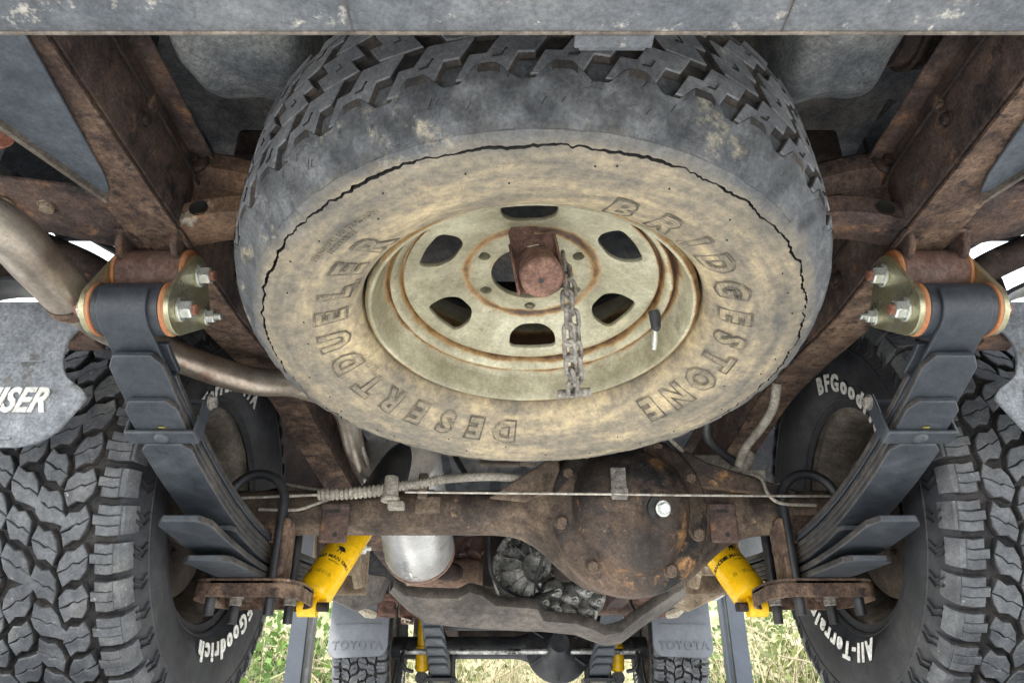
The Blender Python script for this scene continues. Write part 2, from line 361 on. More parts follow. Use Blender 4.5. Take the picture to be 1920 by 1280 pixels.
# frame rails
RP = [(.513, .30, .587), (.513, .95, .587), (.513, 1.10, .592), (.514, 1.25, .608), (.512, 1.44, .615), (.50, 1.62, .585), (.455, 1.85, .51), (.425, 2.05, .47), (.415, 2.4, .455), (.405, 3.2, .45), (.40, 3.7, .47), (.40, 4.17, .54), (.40, 4.6, .50), (.40, 4.95, .48)]
rpth = smooth_path(RP, 6)
for s in (-1, 1):
    m = M(); vs = []
    for i, p in enumerate(rpth):
        wo = .034 if p.y > 1.3 else .0335
        for dx, dz in ((-.033, 0), (.036, 0), (.036, .005), (-.027, .005), (-.027, .105), (.036, .105), (.036, .11), (-.033, .11)):
            vs.append((s*(p.x+dx), p.y, p.z+dz))
    k = len(rpth); n = 8
    m.add(vs, [(i*n+j, i*n+(j+1) % n, (i+1)*n+(j+1) % n, (i+1)*n+j) for i in range(k-1) for j in range(n)]+[tuple(range(n))])
    # top flange lip turned inwards
    m.sweep([(s*(p.x-.045), p.y, p.z+.113) for p in rpth], .03, .004)
    rail = m.build('frame_rail', rust, TR, bevel=.0012)
    # scaly bottom flange
    m = M(); m.sweep([(s*(p.x+.0015), p.y, p.z-.006) for p in rpth if p.y < 2.2], .069, .004); m.build('bottom_flange', rust_light, rail)
    for y, z, d in ((.66, .64, -1), (.50, .66, -1), (1.0, .63, -1)):
        m = M(); m.hexnut((s*.479, y, z), (-s, 0, 0), .008, .008); m.build('bolt', rust_dark, rail, bevel=.0006)
# dusty side plates outside the rails
for s in (-1, 1):
    m = M(); 
    P = roundpoly([(.478, .30), (.4955, .50), (.517, .68), (.527, .715), (.540, .700), (.588, .575), (.70, .30)], .010)
    m.prism([(s*x, y, .570) for x, y in P], (0, 0, 0), (0, 0, .004)); pl = m.build('side_plate', bracket_blue, TR, bevel=.001)
    m = M(); m.prism([(s*.530, .718, .570), (s*.588, .575, .570), (s*.70, .30, .570), (s*.706, .30, .570), (s*.594, .578, .570), (s*.534, .722, .570)], (0, 0, -.008), (0, 0, .02)); m.build('folded_edge', rimback_m, pl, bevel=.001)
    # body mount bracket beyond
    m = M(); m.prism([(s*.565, .74, .60), (s*.70, .72, .605), (s*.76, .76, .61), (s*.72, .82, .605), (s*.565, .86, .59)], (0, 0, 0), (0, 0, .005))
    m.prism([(s*.565, .86, .59), (s*.72, .82, .605), (s*.72, .824, .605), (s*.565, .864, .59)], (0, 0, 0), (0, 0, .04)); bb = m.build('body_mount_bracket', rust, TR, bevel=.001)
    for x, y in ((.70, .77), (.645, .775)):
        m = M(); m.hexnut((s*x, y, .602), (0, 0, -1), .010, .009); m.build('bolt', dirt_m, bb)
    m = M(); m.tube([(s*.60, .62, .575), (s*.80, .73, .62)], .011, 12); m.build('brace_rod', stud_rust, TR)
    m = M(); m.tube([(s*.76, .80, .66), (s*.76, .80, .60)], [.06, .052], 28); m.tube([(s*.76, .80, .60), (s*.76, .80, .59)], .03, 20); m.build('body_mount_rubber', floor_m, TR, bevel=.004)
    m = M(); m.tube(smooth_path([(s*.80, .92, .66), (s*.72, .93, .63), (s*.66, .93, .60), (s*.62, .95, .575)]), [.022]*20+[.018]*5, 16); m.build('breather_elbow', rust_dark, TR)
    # wheel-house return and inner brackets beside the sky gap
    m = M(); m.prism([(s*.555, .93, .63), (s*.60, .93, .66), (s*.735, .93, .66), (s*.87, .93, .80), (s*.87, .93, .88), (s*.555, .95, .88)], (0, 0, 0), (0, .01, 0)); m.build('splash_panel', floor_m, TR, bevel=.001)
    m = M(); m.box((s*.79, .952, .532), (.30, .010, .028)); m.build('flap_bracket', rust_dark, TR, bevel=.003)
    m = M(); m.prism([(s*.63, .945, .515), (s*.70, .945, .515), (s*.70, .945, .60), (s*.645, .945, .60)], (0, 0, 0), (0, .012, 0)); m.build('flap_stay', rust_dark, TR, bevel=.003)

for s in (-1, 1):
    m = M(); m.prism([(s*.80, .99, .60), (s*.88, .99, .60), (s*.88, .99, .72), (s*.84, .99, .80), (s*.80, .99, .76)], (0, 0, 0), (0, .008, 0)); m.box((s*.84, .985, .60), (.10, .03, .008)); m.build('inner_brace', rust_dark, TR, bevel=.003)
    m = M(); m.sweep([(s*(.66+.24*i/12), .93, .545+.05*math.sin(PI*(i/12*.9+.1))-.02) for i in range(13)], .05, .006, side=(0, 1, 0)); m.build('rubber_strip', black_m, TR)
    m = M(); m.box((s*.672, .97, .515), (.05, .03, .04)); m.hexnut((s*.672, .954, .515), (0, -1, 0), .007, .005); m.build('pipe_hanger', rust, TR, bevel=.008)
# cross member with flared ends
for s in (-1, 1):
    m = M(); pr = []
    N_ = 16
    for i in range(N_+1):
        t = i/N_; x = .492-.145*t
        zt = .712-.012*t*t*3; zb = .586+.012*math.sin(t*PI)+.01*t
        yb = .80
        rowp = [(zt+.006, yb+.05), (zt+.004, yb+.006), (zt-.006, yb-.004), (zt-.03, yb-.006), (zt-.05, yb+.014), (zb+.045, yb+.014), (zb+.03, yb-.002), (zb+.004, yb-.004), (zb, yb+.003), (zb, yb+.05)]
        pr.append([(s*x, y, z) for z, y in rowp])
    vs = [p for r_ in pr for p in r_]; k = len(pr[0])
    m.add(vs, [(i*k+j, i*k+j+1, (i+1)*k+j+1, (i+1)*k+j) for i in range(N_) for j in range(k-1)])
    cm = m.build('cross_member', rust_patch if s < 0 else rust, TR, solid=.004)
    m = M(); m.lathe([(.004, 0), (.02, 0), (.021, .004), (.018, .008)], (s*.478, .794, .690), (0, -1, 0), 24); m.hexnut((s*.478, .789, .69), (0, -1, 0), .009, .008, washer=False); m.build('bolt', rust_dark, cm)
    m = M(); m.lathe([(.0001, .0), (.0105, 0), (.0125, .001)], (s*.458, .7945, .612), (0, -1, 0), 20); m.build('drain_hole', ink_m, cm)
    m = M(); m.prism([(s*.395, .84, .71), (s*.375, .83, .735), (s*.35, .82, .735), (s*.35, .82, .70)], (0, 0, 0), (0, .006, 0)); m.build('tab', rust_light, cm, bevel=.001)
for c_, d_ in (((0, .90, .80), (.94, .05, .06)), ((0, 1.22, .70), (.96, .07, .09)), ((0, 2.05, .52), (.80, .08, .09))):
    m = M(); m.box(c_, d_); m.build('cross_tube', rust_dark, TR, bevel=.008)

# bumper
m = M()
prof = [(.372, .4445), (.30, .4445), (.285, .452), (.278, .47), (.278, .60), (.375, .60), (.375, .596), (.283, .596), (.283, .472), (.288, .4575), (.30, .4505), (.372, .4505)]
m.prism([(-1.0, y, z) for y, z in prof], (0, 0, 0), (2.0, 0, 0)); bp = m.build('rear_bumper', bumper_m, TR, bevel=.0012, label='scuffed grey bumper bar across the top')
m = M(); m.box((.035, .382, .4490), (.058, .012, .006)); m.box((.035, .386, .452), (.05, .014, .006)); m.build('lock_tab', bumper_m, bp, bevel=.001)
for x in (-.155, .155):
    m = M(); m.box((x, .338, .4438), (.0010, .07, .0010)); m.build('seam', guard_m, bp)
m = M(); m.box((0, .3725, .4455), (2.0, .003, .005)); m.build('folded_lip', rimback_m, bp, bevel=.001)
m = M(); m.lathe([(.0001, 0), (.008, 0), (.0085, .0006)], (.345, .318, .4438), (0, 0, -1), 20); m.build('drain_hole', ink_m, bp)

# leaf springs --------------------------------------------------------------
def spring_curve(y, drop=0.):
    """underside of the main leaf from shackle eye to axle seat (rear half), then front half to the hanger"""
    y0, z0 = .826, .452; y1, z1 = 1.441, .318; y2, z2 = 2.13, .42
    if y <= y1:
        t = (y-y0)/(y1-y0); z = z0+(z1-z0)*t-.040*4*t*(1-t)*.9
    else:
        t = (y-y1)/(y2-y1); z = z1+(z2-z1)*t-.022*4*t*(1-t)
    return z-drop
TH = .0088
def leafpath(y0, y1, drop, n=26):
    P = []
    for i in range(n+1):
        y = y0+(y1-y0)*i/n; z = spring_curve(y)
        dz = (spring_curve(y+.002)-spring_curve(y-.002))/.004; L_ = math.hypot(1, dz)
        P.append((y+drop*dz/L_, z-drop/L_))
    return P
SW = .071
for s in (-1, 1):
    X = s*.523
    m = M()
    P = leafpath(.90, 2.06, 0)
    # main leaf with rolled eye
    m.sweep([(X, y, z) for y, z in P], SW*.98, TH, em=1)
    eye = [(.826+.034*math.cos(q), .4745+.034*math.sin(q)) for q in [R(-35)-R(290)*i/22 for i in range(23)]]
    m.sweep([(X, .905, P[0][1]-.0005), (X, .875, P[0][1]+.0095), (X, .856, P[0][1]+.0185)], SW*.98, TH)
    m.lathe([(.024, -.042), (.034, -.042), (.034, .042), (.024, .042)], (X, .826, .4745), (1, 0, 0), 36)
    lab = 'charcoal leaf spring pack at the left rear' if s < 0 else 'charcoal leaf spring pack at the right rear'
    sp = m.build('leaf_spring', [spring_m, springside_m], TR, bevel=.0015, label=lab)
    # military wrap over the eye + graded leaves
    m = M()
    wrap = [(.826+.0345*math.cos(q), .4745+.0345*math.sin(q)) for q in [R(165)+R(100)*i/12 for i in range(13)]]
    tail = leafpath(.875, 1.9, TH+.0002)
    m.sweep([(X, y-.0, z) for y, z in wrap][0:]+[(X, y, z) for y, z in tail], SW*.9, .0055, ws=[SW*.86]*13+[SW*.86+(SW*.14)*min(1, i/3) for i in range(len(tail))])
    m.build('leaf', spring_m, sp, bevel=.001)
    ends = [(.905, 1.85), (.972, 1.80), (1.055, 1.74), (1.13, 1.68)]
    drops = [2, 3, 4, 5]
    leaves = [(.852, 1.86, 2), (.918, 1.80, 3), (.990, 1.74, 4), (1.210, 1.66, 5)]
    for y0, y1, k in leaves:
        m = M(); P = leafpath(y0, y1, k*(TH+.0004))
        n = len(P); ws = [SW]*n; ws[0] = SW*.70
        P.insert(1, tuple(np.array(P[0])*.55+np.array(P[1])*.45)); ws.insert(1, SW)
        # curl the tip slightly down
        m.sweep([(X, y, z) for y, z in P], SW, TH, ws=ws, em=1)
        lf = m.build('leaf', [spring_m, springside_m], sp, bevel=.0018)
        if k in (3, 4):
            yy = y0+.055; q = leafpath(yy, yy+.01, (k+0)*(TH+.0004))[0]
            m = M(); m.lathe([(.0001, .0015), (.003, .0015), (.0045, .0003), (.009, .0008), (.0105, -.001)], (X-s*.0, q[0], q[1]), (0, .28, -1), 24)
            m.build('pad_dimple', [paintdot_m if False else springside_m], sp)
    for y0, y1, k in ((1.095, 1.70, 6.6), (1.205, 1.62, 7.8)):
        m = M(); P = leafpath(y0, y1, k*(TH+.0004)); P2 = []
        for i, (y, z) in enumerate(P):
            e = max(0, 1-i/16.)**2*.026; P2.append((y-e*.2, z-e))
        ws = [SW*1.12]*len(P2); ws[0] = SW*.74
        P2.insert(1, tuple(np.array(P2[0])*.2+np.array(P2[1])*.8)); ws.insert(1, SW*1.12)
        m.sweep([(X, y, z) for y, z in P2], SW, .0105, ws=ws, em=1); m.build('overload_leaf', [spring_m, springside_m], sp, bevel=.002)
    # rebound clamp
    yc = .980; q = leafpath(yc, yc+.01, 3.98*(TH+.0004))[0]; dz = -.30
    T = Vector((0, 1, dz)).normalized(); U = Vector((0, -dz, 1)).normalized()
    c = Vector((X, q[0], q[1]))
    rot = Matrix(((1, 0, 0), (0, T.y, U.y), (0, T.z, U.z)))
    m = M(); m.box(c-U*.0035, (SW+.026, .026, .006), rot)
    for e in (-1, 1): m.box(c+Vector((e*(SW/2+.0115), 0, 0))+U*.030, (.004, .026, .068), rot)
    m.tube([c+U*.058-Vector((SW/2+.02, 0, 0)), c+U*.058+Vector((SW/2+.02, 0, 0))], .0042, 10)
    cl = m.build('spring_clamp', spring_m, sp, bevel=.0022)
    m = M(); m.lathe([(.0001, .006), (.006, .005), (.0095, .002), (.0105, 0)], c-U*.0065, -U, 20); m.build('rivet', spring_m, sp)
    m = M(); m.hexnut(c+U*.058-Vector((s*(SW/2+.013), 0, 0)), (-s, 0, 0), .009, .009); m.build('clamp_nut', chain_m, sp)
    m = M()
    for dx, dy in ((-.012, 0), (.004, .001), (.014, -.0005)): m.box(c+T*.0145+U*.0025+Vector((dx, 0, 0)), (.012, .0016, .004), rot)
    q2 = leafpath(1.0, 1.01, 4*(TH+.0004))[0]
    m.build('paint_mark', paintdot_m, sp)
    m = M(); q3 = leafpath(.965, .97, 4*(TH+.0004)+.0002)[0]; m.lathe([(.0001, .0004), (.004, .0004), (.005, 0)], (X+.004, q3[0], q3[1]), (0, .28, -1), 10); m.build('paint_mark', paintdot_m, sp)

    # shackle: bushings, plates, bolts
    UP = Vector((X, .855, .5445)); LO = Vector((X, .826, .4745)); ex = Vector((1, 0, 0))
    m = M(); m.tube([UP-ex*.043, UP+ex*.043], .0345, 36); m.build('upper_shackle_eye', bushdark_m, TR, bevel=.002)
    m = M()
    for e in (-1, 1): m.prism([(X+e*.036-.004, .800, .583), (X+e*.036-.004, .803, .560), (X+e*.036-.004, .812, .550), (X+e*.036-.004, .826, .548), (X+e*.036-.004, .846, .560), (X+e*.036-.004, .870, .583)], (0, 0, 0), (.009, 0, 0))
    m.box((X, .838, .5815), (.090, .078, .007)); m.box((X, .868, .565), (.066, .006, .03)); m.build('shackle_hanger', rust, TR, bevel=.006)
    for P0, r_ in ((UP, .034), (LO, .034)):
        for e in (-1, 1):
            m = M(); m.lathe([(.01, 0), (r_*.98, 0), (r_*1.03, .001), (r_*1.03, .004), (r_*.96, .0065), (.01, .0065)], P0+ex*e*(.0425 if P0 is UP else .0425), (e, 0, 0), 36); m.build('bushing_flange', bush_m, TR)
    # shackle plates (triangular)
    for e in (-1, 1):
        xx = X+e*.0525
        pts = [(UP.y, UP.z, .027), (LO.y, LO.z, .0335), (.902, .507, .016)]
        if e == s: pts = pts[:2]
        hull = []
        for (yy, zz, rr) in pts: hull += [(yy+rr*math.cos(2*PI*i/36), zz+rr*math.sin(2*PI*i/36)) for i in range(36)]
        # convex hull
        hs = sorted(set(hull)); 
        def half(pp):
            h = []
            for p in pp:
                while len(h) > 1 and (h[-1][0]-h[-2][0])*(p[1]-h[-2][1])-(h[-1][1]-h[-2][1])*(p[0]-h[-2][0]) <= 0: h.pop()
                h.append(p)
            return h[:-1]
        hl = half(hs)+half(hs[::-1])
        m = M(); m.prism([(xx, y, z) for y, z in hl], (-.0035, 0, 0), (.0035, 0, 0)); sh = m.build('shackle_plate', zinc_m, TR, bevel=.0008)
        for q, r_, st in (((UP.y, UP.z), .0125, .005), ((LO.y, LO.z), .0125, .005)):
            m = M(); m.hexnut((xx+e*.0035, q[0], q[1]), (e, 0, 0), r_, .017); bo = m.build('nut', bolt_m, sh, bevel=.0007, label='bright hexagonal shackle nut')
            m = M(); m.tube([(xx+e*.0195, q[0], q[1]), (xx+e*(.0205+st), q[0], q[1])], .0072, 14); m.build('thread_end', stud_rust, sh, bevel=.001)
        if e != s:
            m = M(); m.hexnut((xx+e*.0035, .902, .507), (e, 0, 0), .0095, .012, stud=.008); m.build('nut', bolt_m, sh, bevel=.0005)

    # U-bolts and plate
    m = M(); pz = .222
    out_ = roundpoly([(-.075, -.085), (.075, -.085), (.098, -.05), (.098, .05), (.075, .085), (-.075, .085), (-.098, .05), (-.098, -.05)], .02)
    m.prism([(X-s*.005+a, 1.441+b, pz) for a, b in out_], (0, 0, 0), (0, 0, .010))
    m.prism([(X-s*.005+a, 1.441+b, pz) for a, b in out_], (0, 0, -.0235), (0, 0, -.0001)) if False else None
    rimv = [(X-s*.005+a, 1.441+b) for a, b in out_]; k = len(rimv)
    m.add([(x, y, pz-.022) for x, y in rimv]+[(x, y, pz+.005) for x, y in rimv]+[(X+(x-X)*.95, 1.441+(y-1.441)*.95, pz+.005) for x, y in rimv]+[(X+(x-X)*.95, 1.441+(y-1.441)*.95, pz-.022) for x, y in rimv],
          [(i, (i+1) % k, k+(i+1) % k, k+i) for i in range(k)]+[(2*k+i, 2*k+(i+1) % k, 3*k+(i+1) % k, 3*k+i) for i in range(k)]+[(i, (i+1) % k, 3*k+(i+1) % k, 3*k+i) for i in range(k)])
    pl = m.build('spring_plate', rust_light, TR, bevel=.0012)
    for dy in (-.062, .062):
        m = M(); r_ = .053
        arc = [(X+r_*math.cos(q), 1.441+dy, .375+r_*math.sin(q)) for q in [PI*i/14 for i in range(15)]]
        m.tube([(X+r_, 1.441+dy, .172)]+arc+[(X-r_, 1.441+dy, .172)], .0092, 14); m.build('u_bolt', black_m, pl)
        for e in (-1, 1):
            m = M(); m.hexnut((X+e*r_, 1.441+dy, pz), (0, 0, -1), .0135, .018); m.build('nut', bolt_m if (dy < 0) else chain_m, pl, bevel=.0006)
            m = M(); m.tube([(X+e*r_, 1.441+dy, pz-.017), (X+e*r_, 1.441+dy, pz-.048)], .0085, 12); m.build('thread_end', ink_m, pl, bevel=.001)
    m = M(); m.hexnut((X, 1.441-.02, pz), (0, 0, -1), .008, .02, washer=False); m.build('centre_pin', rust, pl)
    # seat bracket on the tube
    m = M(); m.prism([(X+s*.05, 1.39, .30), (X+s*.05, 1.49, .30), (X+s*.05, 1.48, .36), (X+s*.05, 1.40, .36)], (0, 0, 0), (-s*.10, 0, 0)); m.box((X-s*.064, 1.40, .285), (.010, .06, .115)); m.build('spring_seat', rust_light, TR, bevel=.003)
    # front hanger of the rear spring, mud caked
    m = M(); m.prism([(X+.055, 2.02, .50), (X+.055, 2.24, .50), (X+.055, 2.25, .36), (X+.055, 2.14, .335), (X+.055, 2.04, .39)], (0, 0, 0), (-.012, 0, 0)); m.prism([(X-.043, 2.02, .50), (X-.043, 2.24, .50), (X-.043, 2.25, .36), (X-.043, 2.14, .335), (X-.043, 2.04, .39)], (0, 0, 0), (-.012, 0, 0))
    m.box((X, 2.24, .42), (.12, .015, .17)); m.tube([(X-.06, 2.13, .40), (X+.06, 2.13, .40)], .03, 20); hg = m.build('spring_hanger', dirt_m, TR, bevel=.004)
    m = M(); m.hexnut((X-s*.057, 2.10, .44), (-s, 0, 0), .017, .02, stud=.012); m.build('nut', bolt_m, hg)

# rear axle -----------------------------------------------------------------
DX = .175
m = M(); n = 60; vs = []; k = 40
xs = [-.70+1.40*i/n for i in range(n+1)]
def rad(x):
    d = (x-DX); a = abs(d)
    up = .045+.115*math.exp(-(a/(.150 if d < 0 else .172))**3.4)
    fl_ = up
    return max(up, fl_)
for x in xs:
    r_ = rad(x); ry = .045+.05*math.exp(-(abs(x-DX)/.15)**4)
    for j in range(k):
        q = 2*PI*j/k; cz, cy_ = math.cos(q), math.sin(q)
        vs.append((x, AX[0]+ry*cy_, AX[1]+r_*cz*(.92 if cz > 0 else .97)))
m.add(vs, [(i*k+j, i*k+(j+1) % k, (i+1)*k+(j+1) % k, (i+1)*k+j) for i in range(n) for j in range(k)])
ax = m.build('axle_housing', axle_m, TR, smooth=60)
# differential cover dome towards the camera
m = M(); dirv = Vector((0, -1, -.10)).normalized(); c = Vector((DX+.005, AX[0]-.062, AX[1]-.008))
pf = [(.150, -.03), (.147, .000), (.140, .006), (.120, .009), (.112, .014), (.106, .028), (.094, .046), (.072, .060), (.045, .067), (.0001, .069)]
m.lathe(pf, c, dirv, 64)
V2 = []
for p in m.v:
    d = Vector(p)-c; zz = d.z; nx = noise.noise(Vector(p)*9)*.006+noise.noise(Vector(p)*22)*.002+(.008*math.exp(-((d.x-.012)/.012)**2) if d.z < .03 and d.length < .11 else 0)
    if zz < -.02 and d.length > .05: d += Vector((0, -.010, -.012))*min(1, (-zz-.02)/.08)
    V2.append(tuple(c+d+dirv*nx))
m.v = V2
m.build('differential_cover', diff_m, ax, smooth=50)
for q in (25, 62, 100, 150, 192, 235, 300, 338):
    a = R(q); p = c+dirv*.005+Vector((.131*math.cos(a), 0, .131*math.sin(a)))
    m = M(); m.hexnut(p+dirv*.004, dirv, .0105, .010); m.build('bolt', axle_m, ax, bevel=.0006)
# cover web plate (flat brace from tube to the housing on the left)
m = M(); m.prism([(DX-.26, 1.388, .385), (DX-.125, 1.372, .47), (DX-.12, 1.372, .40), (DX-.19, 1.380, .375)], (0, 0, 0), (0, .012, 0)); m.build('housing_web', axle_m, ax, bevel=.004)
m = M(); m.prism([(DX+.10, 1.372, .49), (DX+.16, 1.372, .45), (DX+.33, 1.39, .40), (DX+.33, 1.39, .385), (DX+.14, 1.372, .40)], (0, 0, 0), (0, .012, 0)); m.build('housing_web', diff_m, ax, bevel=.004)
pp = at(1243, 953, y=1.312)
m = M(); m.lathe([(.0001, .001), (.028, .001), (.030, -.006)], pp+Vector((0, .004, 0)), (0.25, -1, -.2), 28); m.build('plug_boss', ink_m, ax)
m = M(); m.hexnut(pp, (.25, -1, -.2), .0115, .012); m.build('drain_plug', bolt_m, ax, bevel=.0006, label='bright silver drain plug')
p = at(1160, 906, y=1.298); m = M(); m.box(p, (.027, .006, .058)); m.box(p+Vector((0, -.003, -.018)), (.03, .01, .014)); m.hexnut(p+Vector((0, -.004, .014)), (0, -1, 0), .006, .004); m.build('cable_bracket', chain_m, ax, bevel=.001)
# tabs on the tube
for s in (-1, 1):
    x = -.372 if s < 0 else .355
    m = M(); m.box((x, 1.384, .332), (.052, .010, .066)); m.box((x, 1.39, .366), (.052, .03, .012)); m.build('axle_tab', rust, ax, bevel=.004)
    m = M(); m.box((x-.001, 1.3785, .355), (.022, .003, .004)); m.build('slot', ink_m, ax)
    m = M(); m.lathe([(.0001, .001), (.004, .001), (.0045, 0)], (x+.004, 1.379, .313), (0, -1, 0), 14); m.build('bolt_hole', ink_m, ax)
m = M(); m.box((-.20, 1.392, .372), (.05, .020, .03)); m.build('weld_bracket', axle_m, ax, bevel=.003)
m = M(); m.box((-.21, 1.39, .405), (.018, .03, .05)); m.build('weld_bracket', axle_m, ax, bevel=.003)
# parking brake cables
m = M(); m.tube(smooth_path([at(452, 933, y=1.40), at(600, 927, y=1.375)]), .0028, 8); m.build('brake_cable', wire_m, ax)
m = M(); m.tube(smooth_path([at(760, 922, y=1.36), at(1150, 926, y=1.292), at(1300, 928, y=1.32), at(1562, 930, y=1.39)], 10), .0022, 8); m.build('brake_cable', wire_m, ax)
def corrugated(path, r, pitch, name, ma, par):
    pts = smooth_path(path, 30); L_ = 0; P = [pts[0]]; rs = [r]
    for a, b in zip(pts, pts[1:]):
        L_ += (b-a).length; P.append(b); rs.append(r*(1+.16*math.cos(2*PI*L_/pitch)))
    m = M(); m.tube(P, rs, 14); return m.build(name, ma, par, smooth=60)
corrugated([at(598, 927, y=1.37), at(660, 924, y=1.365), at(722, 918, y=1.36)], .0105, .0088, 'cable_boot', hose_m, ax)
corrugated([at(742, 912, y=1.36), at(790, 906, y=1.36), at(830, 897, y=1.36)], .0085, .007, 'cable_boot', hose_m, ax)
m = M(); m.tube(smooth_path([at(828, 898, y=1.36), at(880, 894, y=1.37), at(930, 893, y=1.38), at(975, 897, y=1.40)]), .0085, 14); m.build('cable_sheath', hose_m, ax)
p = at(733, 918, y=1.355); m = M(); m.tube([p+Vector((0, 0, .026)), p-Vector((0, 0, .014))], [.013, .015], 16); m.tube([p-Vector((0, 0, .014)), p-Vector((0, 0, .022))], .018, 16); m.box(p+Vector((.012, 0, -.03)), (.03, .02, .014)); m.build('cable_pivot', hose_m, ax, bevel=.002)
m = M(); m.tube(smooth_path([at(485, 955, y=1.39), at(555, 955, y=1.385), at(590, 945, y=1.38), at(620, 935, y=1.38)]), .003, 8); m.build('brake_line', hose_m, ax)
m = M(); m.tube(smooth_path([at(1385, 885, y=1.40), at(1425, 895, y=1.38), at(1440, 925, y=1.37), at(1465, 943, y=1.37), at(1530, 947, y=1.38)]), .0032, 8); m.build('brake_line', hose_m, ax)
m = M(); m.tube([at(1372, 905, y=1.42), at(1405, 850, y=1.43)], [.022, .014], 16); m.box(at(1410, 897, y=1.42), (.05, .03, .028)); m.box(at(1340, 880, y=1.44), (.09, .04, .05)); m.build('brake_union', hose_m, ax, bevel=.003)
m = M(); m.tube(smooth_path([at(1385, 872, y=1.40), at(1398, 838, y=1.37), at(1428, 800, y=1.33), at(1450, 762, y=1.27), at(1457, 718, y=1.24)]), .0085, 14); m.build('brake_hose', hose_m, TR, label='pale rubber brake hose')
m = M(); m.tube(smooth_path([at(1330, 765, y=1.30), at(1325, 815, y=1.34), at(1350, 845, y=1.38), at(1380, 868, y=1.41)]), .0085, 12); m.tube(smooth_path([at(1235, 810, y=1.30), at(1290, 870, y=1.42), at(1345, 905, y=1.45)]), .004, 8); m.build('breather_hose', black_m, TR)
m = M(); m.tube(smooth_path([at(1250, 818, y=1.33), at(1300, 862, y=1.40), at(1345, 890, y=1.42)]), .004, 8); m.build('brake_line', hose_m, TR)

# shocks --------------------------------------------------------------------
def shock(s):
    A = Vector((s*.442, 1.535, .215)); B = Vector((s*.285, 1.88, .70)); d = (B-A).normalized()
    m = M(); L_ = (B-A).length
    m.tube([A+d*.012, A+d*.016, A+d*.028, A+d*.27, A+d*.275], [.022, .031, .0365, .0365, .034], 40)
    sh = m.build('shock_absorber', yellow_m, TR, smooth=40, label='bright yellow shock absorber beside the %s spring' % ('left' if s < 0 else 'right'))
    m = M(); m.tube([A+d*.262, A+d*.60, A+d*.605], [.0455, .0455, .03], 36); m.build('dust_cover', black_m, sh)
    m = M(); m.tube([A-d*.008, A+d*.022], [.012, .018], 20); m.tube([A+Vector((-.018, 0, -.008)), A+Vector((.018, 0, -.008))], .019, 24); m.build('lower_mount', yellow_m, sh)
    m = M(); m.tube([A+Vector((-.04, 0, -.008)), A+Vector((.04, 0, -.008))], .009, 16); m.build('mount_pin', rust_dark, sh)
    # printed label wrapped round the cylinder
    def wrap(vs, h0, ang0, flip=1):
        # text x runs along circumference (right = camera right), y along the axis
        side = Vector((1, 0, 0)); side = (side-d*side.dot(d)).normalized(); front = d.cross(side); 
        if front.y > 0: front = -front
        o = []
        for x, y, z in vs:
            a = ang0+x/.0367; o.append(A+d*(h0+y)+(side*math.sin(a)+front*math.cos(a))*(.0368+z))
        return o
    m = M(); vs, fs = text_mesh('OLD MAN EMU', .0125, .0001, weight=.0002)
    m.add(wrap(vs, .092, .32 if s < 0 else .1), fs)
    vs, fs = text_mesh('suspension', .0062, .0001); m.add(wrap(vs, .084, .45 if s < 0 else .2), fs)
    bird = [(-.016, .010), (-.010, .0085), (-.006, .0105), (.000, .012), (.006, .0105), (.010, .006), (.013, .000), (.009, .001), (.007, -.001), (.004, .000), (.004, -.008), (.006, -.0095), (.0025, -.0095), (.001, .000), (-.001, .000), (-.006, -.007), (-.004, -.0085), (-.008, -.008), (-.004, .002), (-.008, .006)]
    bv = [(x*.9, y*.9, .0001) for x, y in bird]; m.add(wrap(bv, .118, .42 if s < 0 else .15), [tuple(range(len(bv)))])
    vs, fs = text_mesh('OLD MAN EMU', .0125, .0001, weight=.0002); m.add(wrap(vs, .092, -1.35), fs)
    vs, fs = text_mesh('||||  | |||| || | |||', .0095, .0001); m.add(wrap(vs, .050, .0), fs)
    tag(m.build('printed_label', ink_m, sh, recalc=False), kind='stuff')
for s in (-1, 1): shock(s)

# exhaust ---------------------------------------------------------------------
m = M()
tp = smooth_path([(-.66, .55, .475), at(-5, 425, y=.68), at(75, 500, y=.77), at(142, 572, y=.86)], 8)
m.tube(tp, [.0300]*(len(tp)-3)+[.0295, .028, .026], 32, cap=False)
ex = m.build('tail_pipe', pipe_m, TR, label='wide dull steel tail pipe at the left edge')
m = M(); p2 = smooth_path([at(130, 560, y=.85), at(200, 612, y=.95), at(300, 655, y=1.05), at(400, 693, y=1.13), at(480, 715, y=1.19), at(560, 722, y=1.27), at(640, 760, y=1.45), at(668, 850, y=1.72), at(700, 930, y=1.95)], 8)
m.tube(p2, .0245, 28); m.build('pipe_section', pipe_m, ex)
m = M(); a_, b_ = tp[-3], tp[-1]; m.tube([a_, (a_+b_)/2, b_], [.0305, .032, .029], 28, cap=False); m.build('weld_seam', rust_light, ex)
m = M(); A = Vector((-.325, 1.78, .60)); B = Vector((-.322, 2.30, .475)); d = (B-A).normalized()
m.tube([A-d*.01, A, A+d*.01, B-d*.012, B, B+d*.004], [.07, .098, .105, .105, .100, .086], 48); mf = m.build('muffler', silver_m, TR, label='bright silver muffler behind the axle')
m = M(); m.lathe([(.104, -.006), (.108, -.004), (.108, .002), (.102, .004)], B, d, 48); m.build('muffler_seam', tan_m, mf)
m = M(); vs, fs = text_mesh('T', .06, .001, weight=.001)
U = Vector((1, 0, 0)); Wd = Vector((0, 0, -1)); fr = d.cross(U).normalized(); fr = -fr if fr.z > 0 else fr
m.add([B-d*(.075-y)*1.0+(U*math.sin(x/.105-.1)+fr*math.cos(x/.105-.1))*(.1052+z) for x, y, z in vs], fs); m.build('stamped_mark', silver_m, mf)
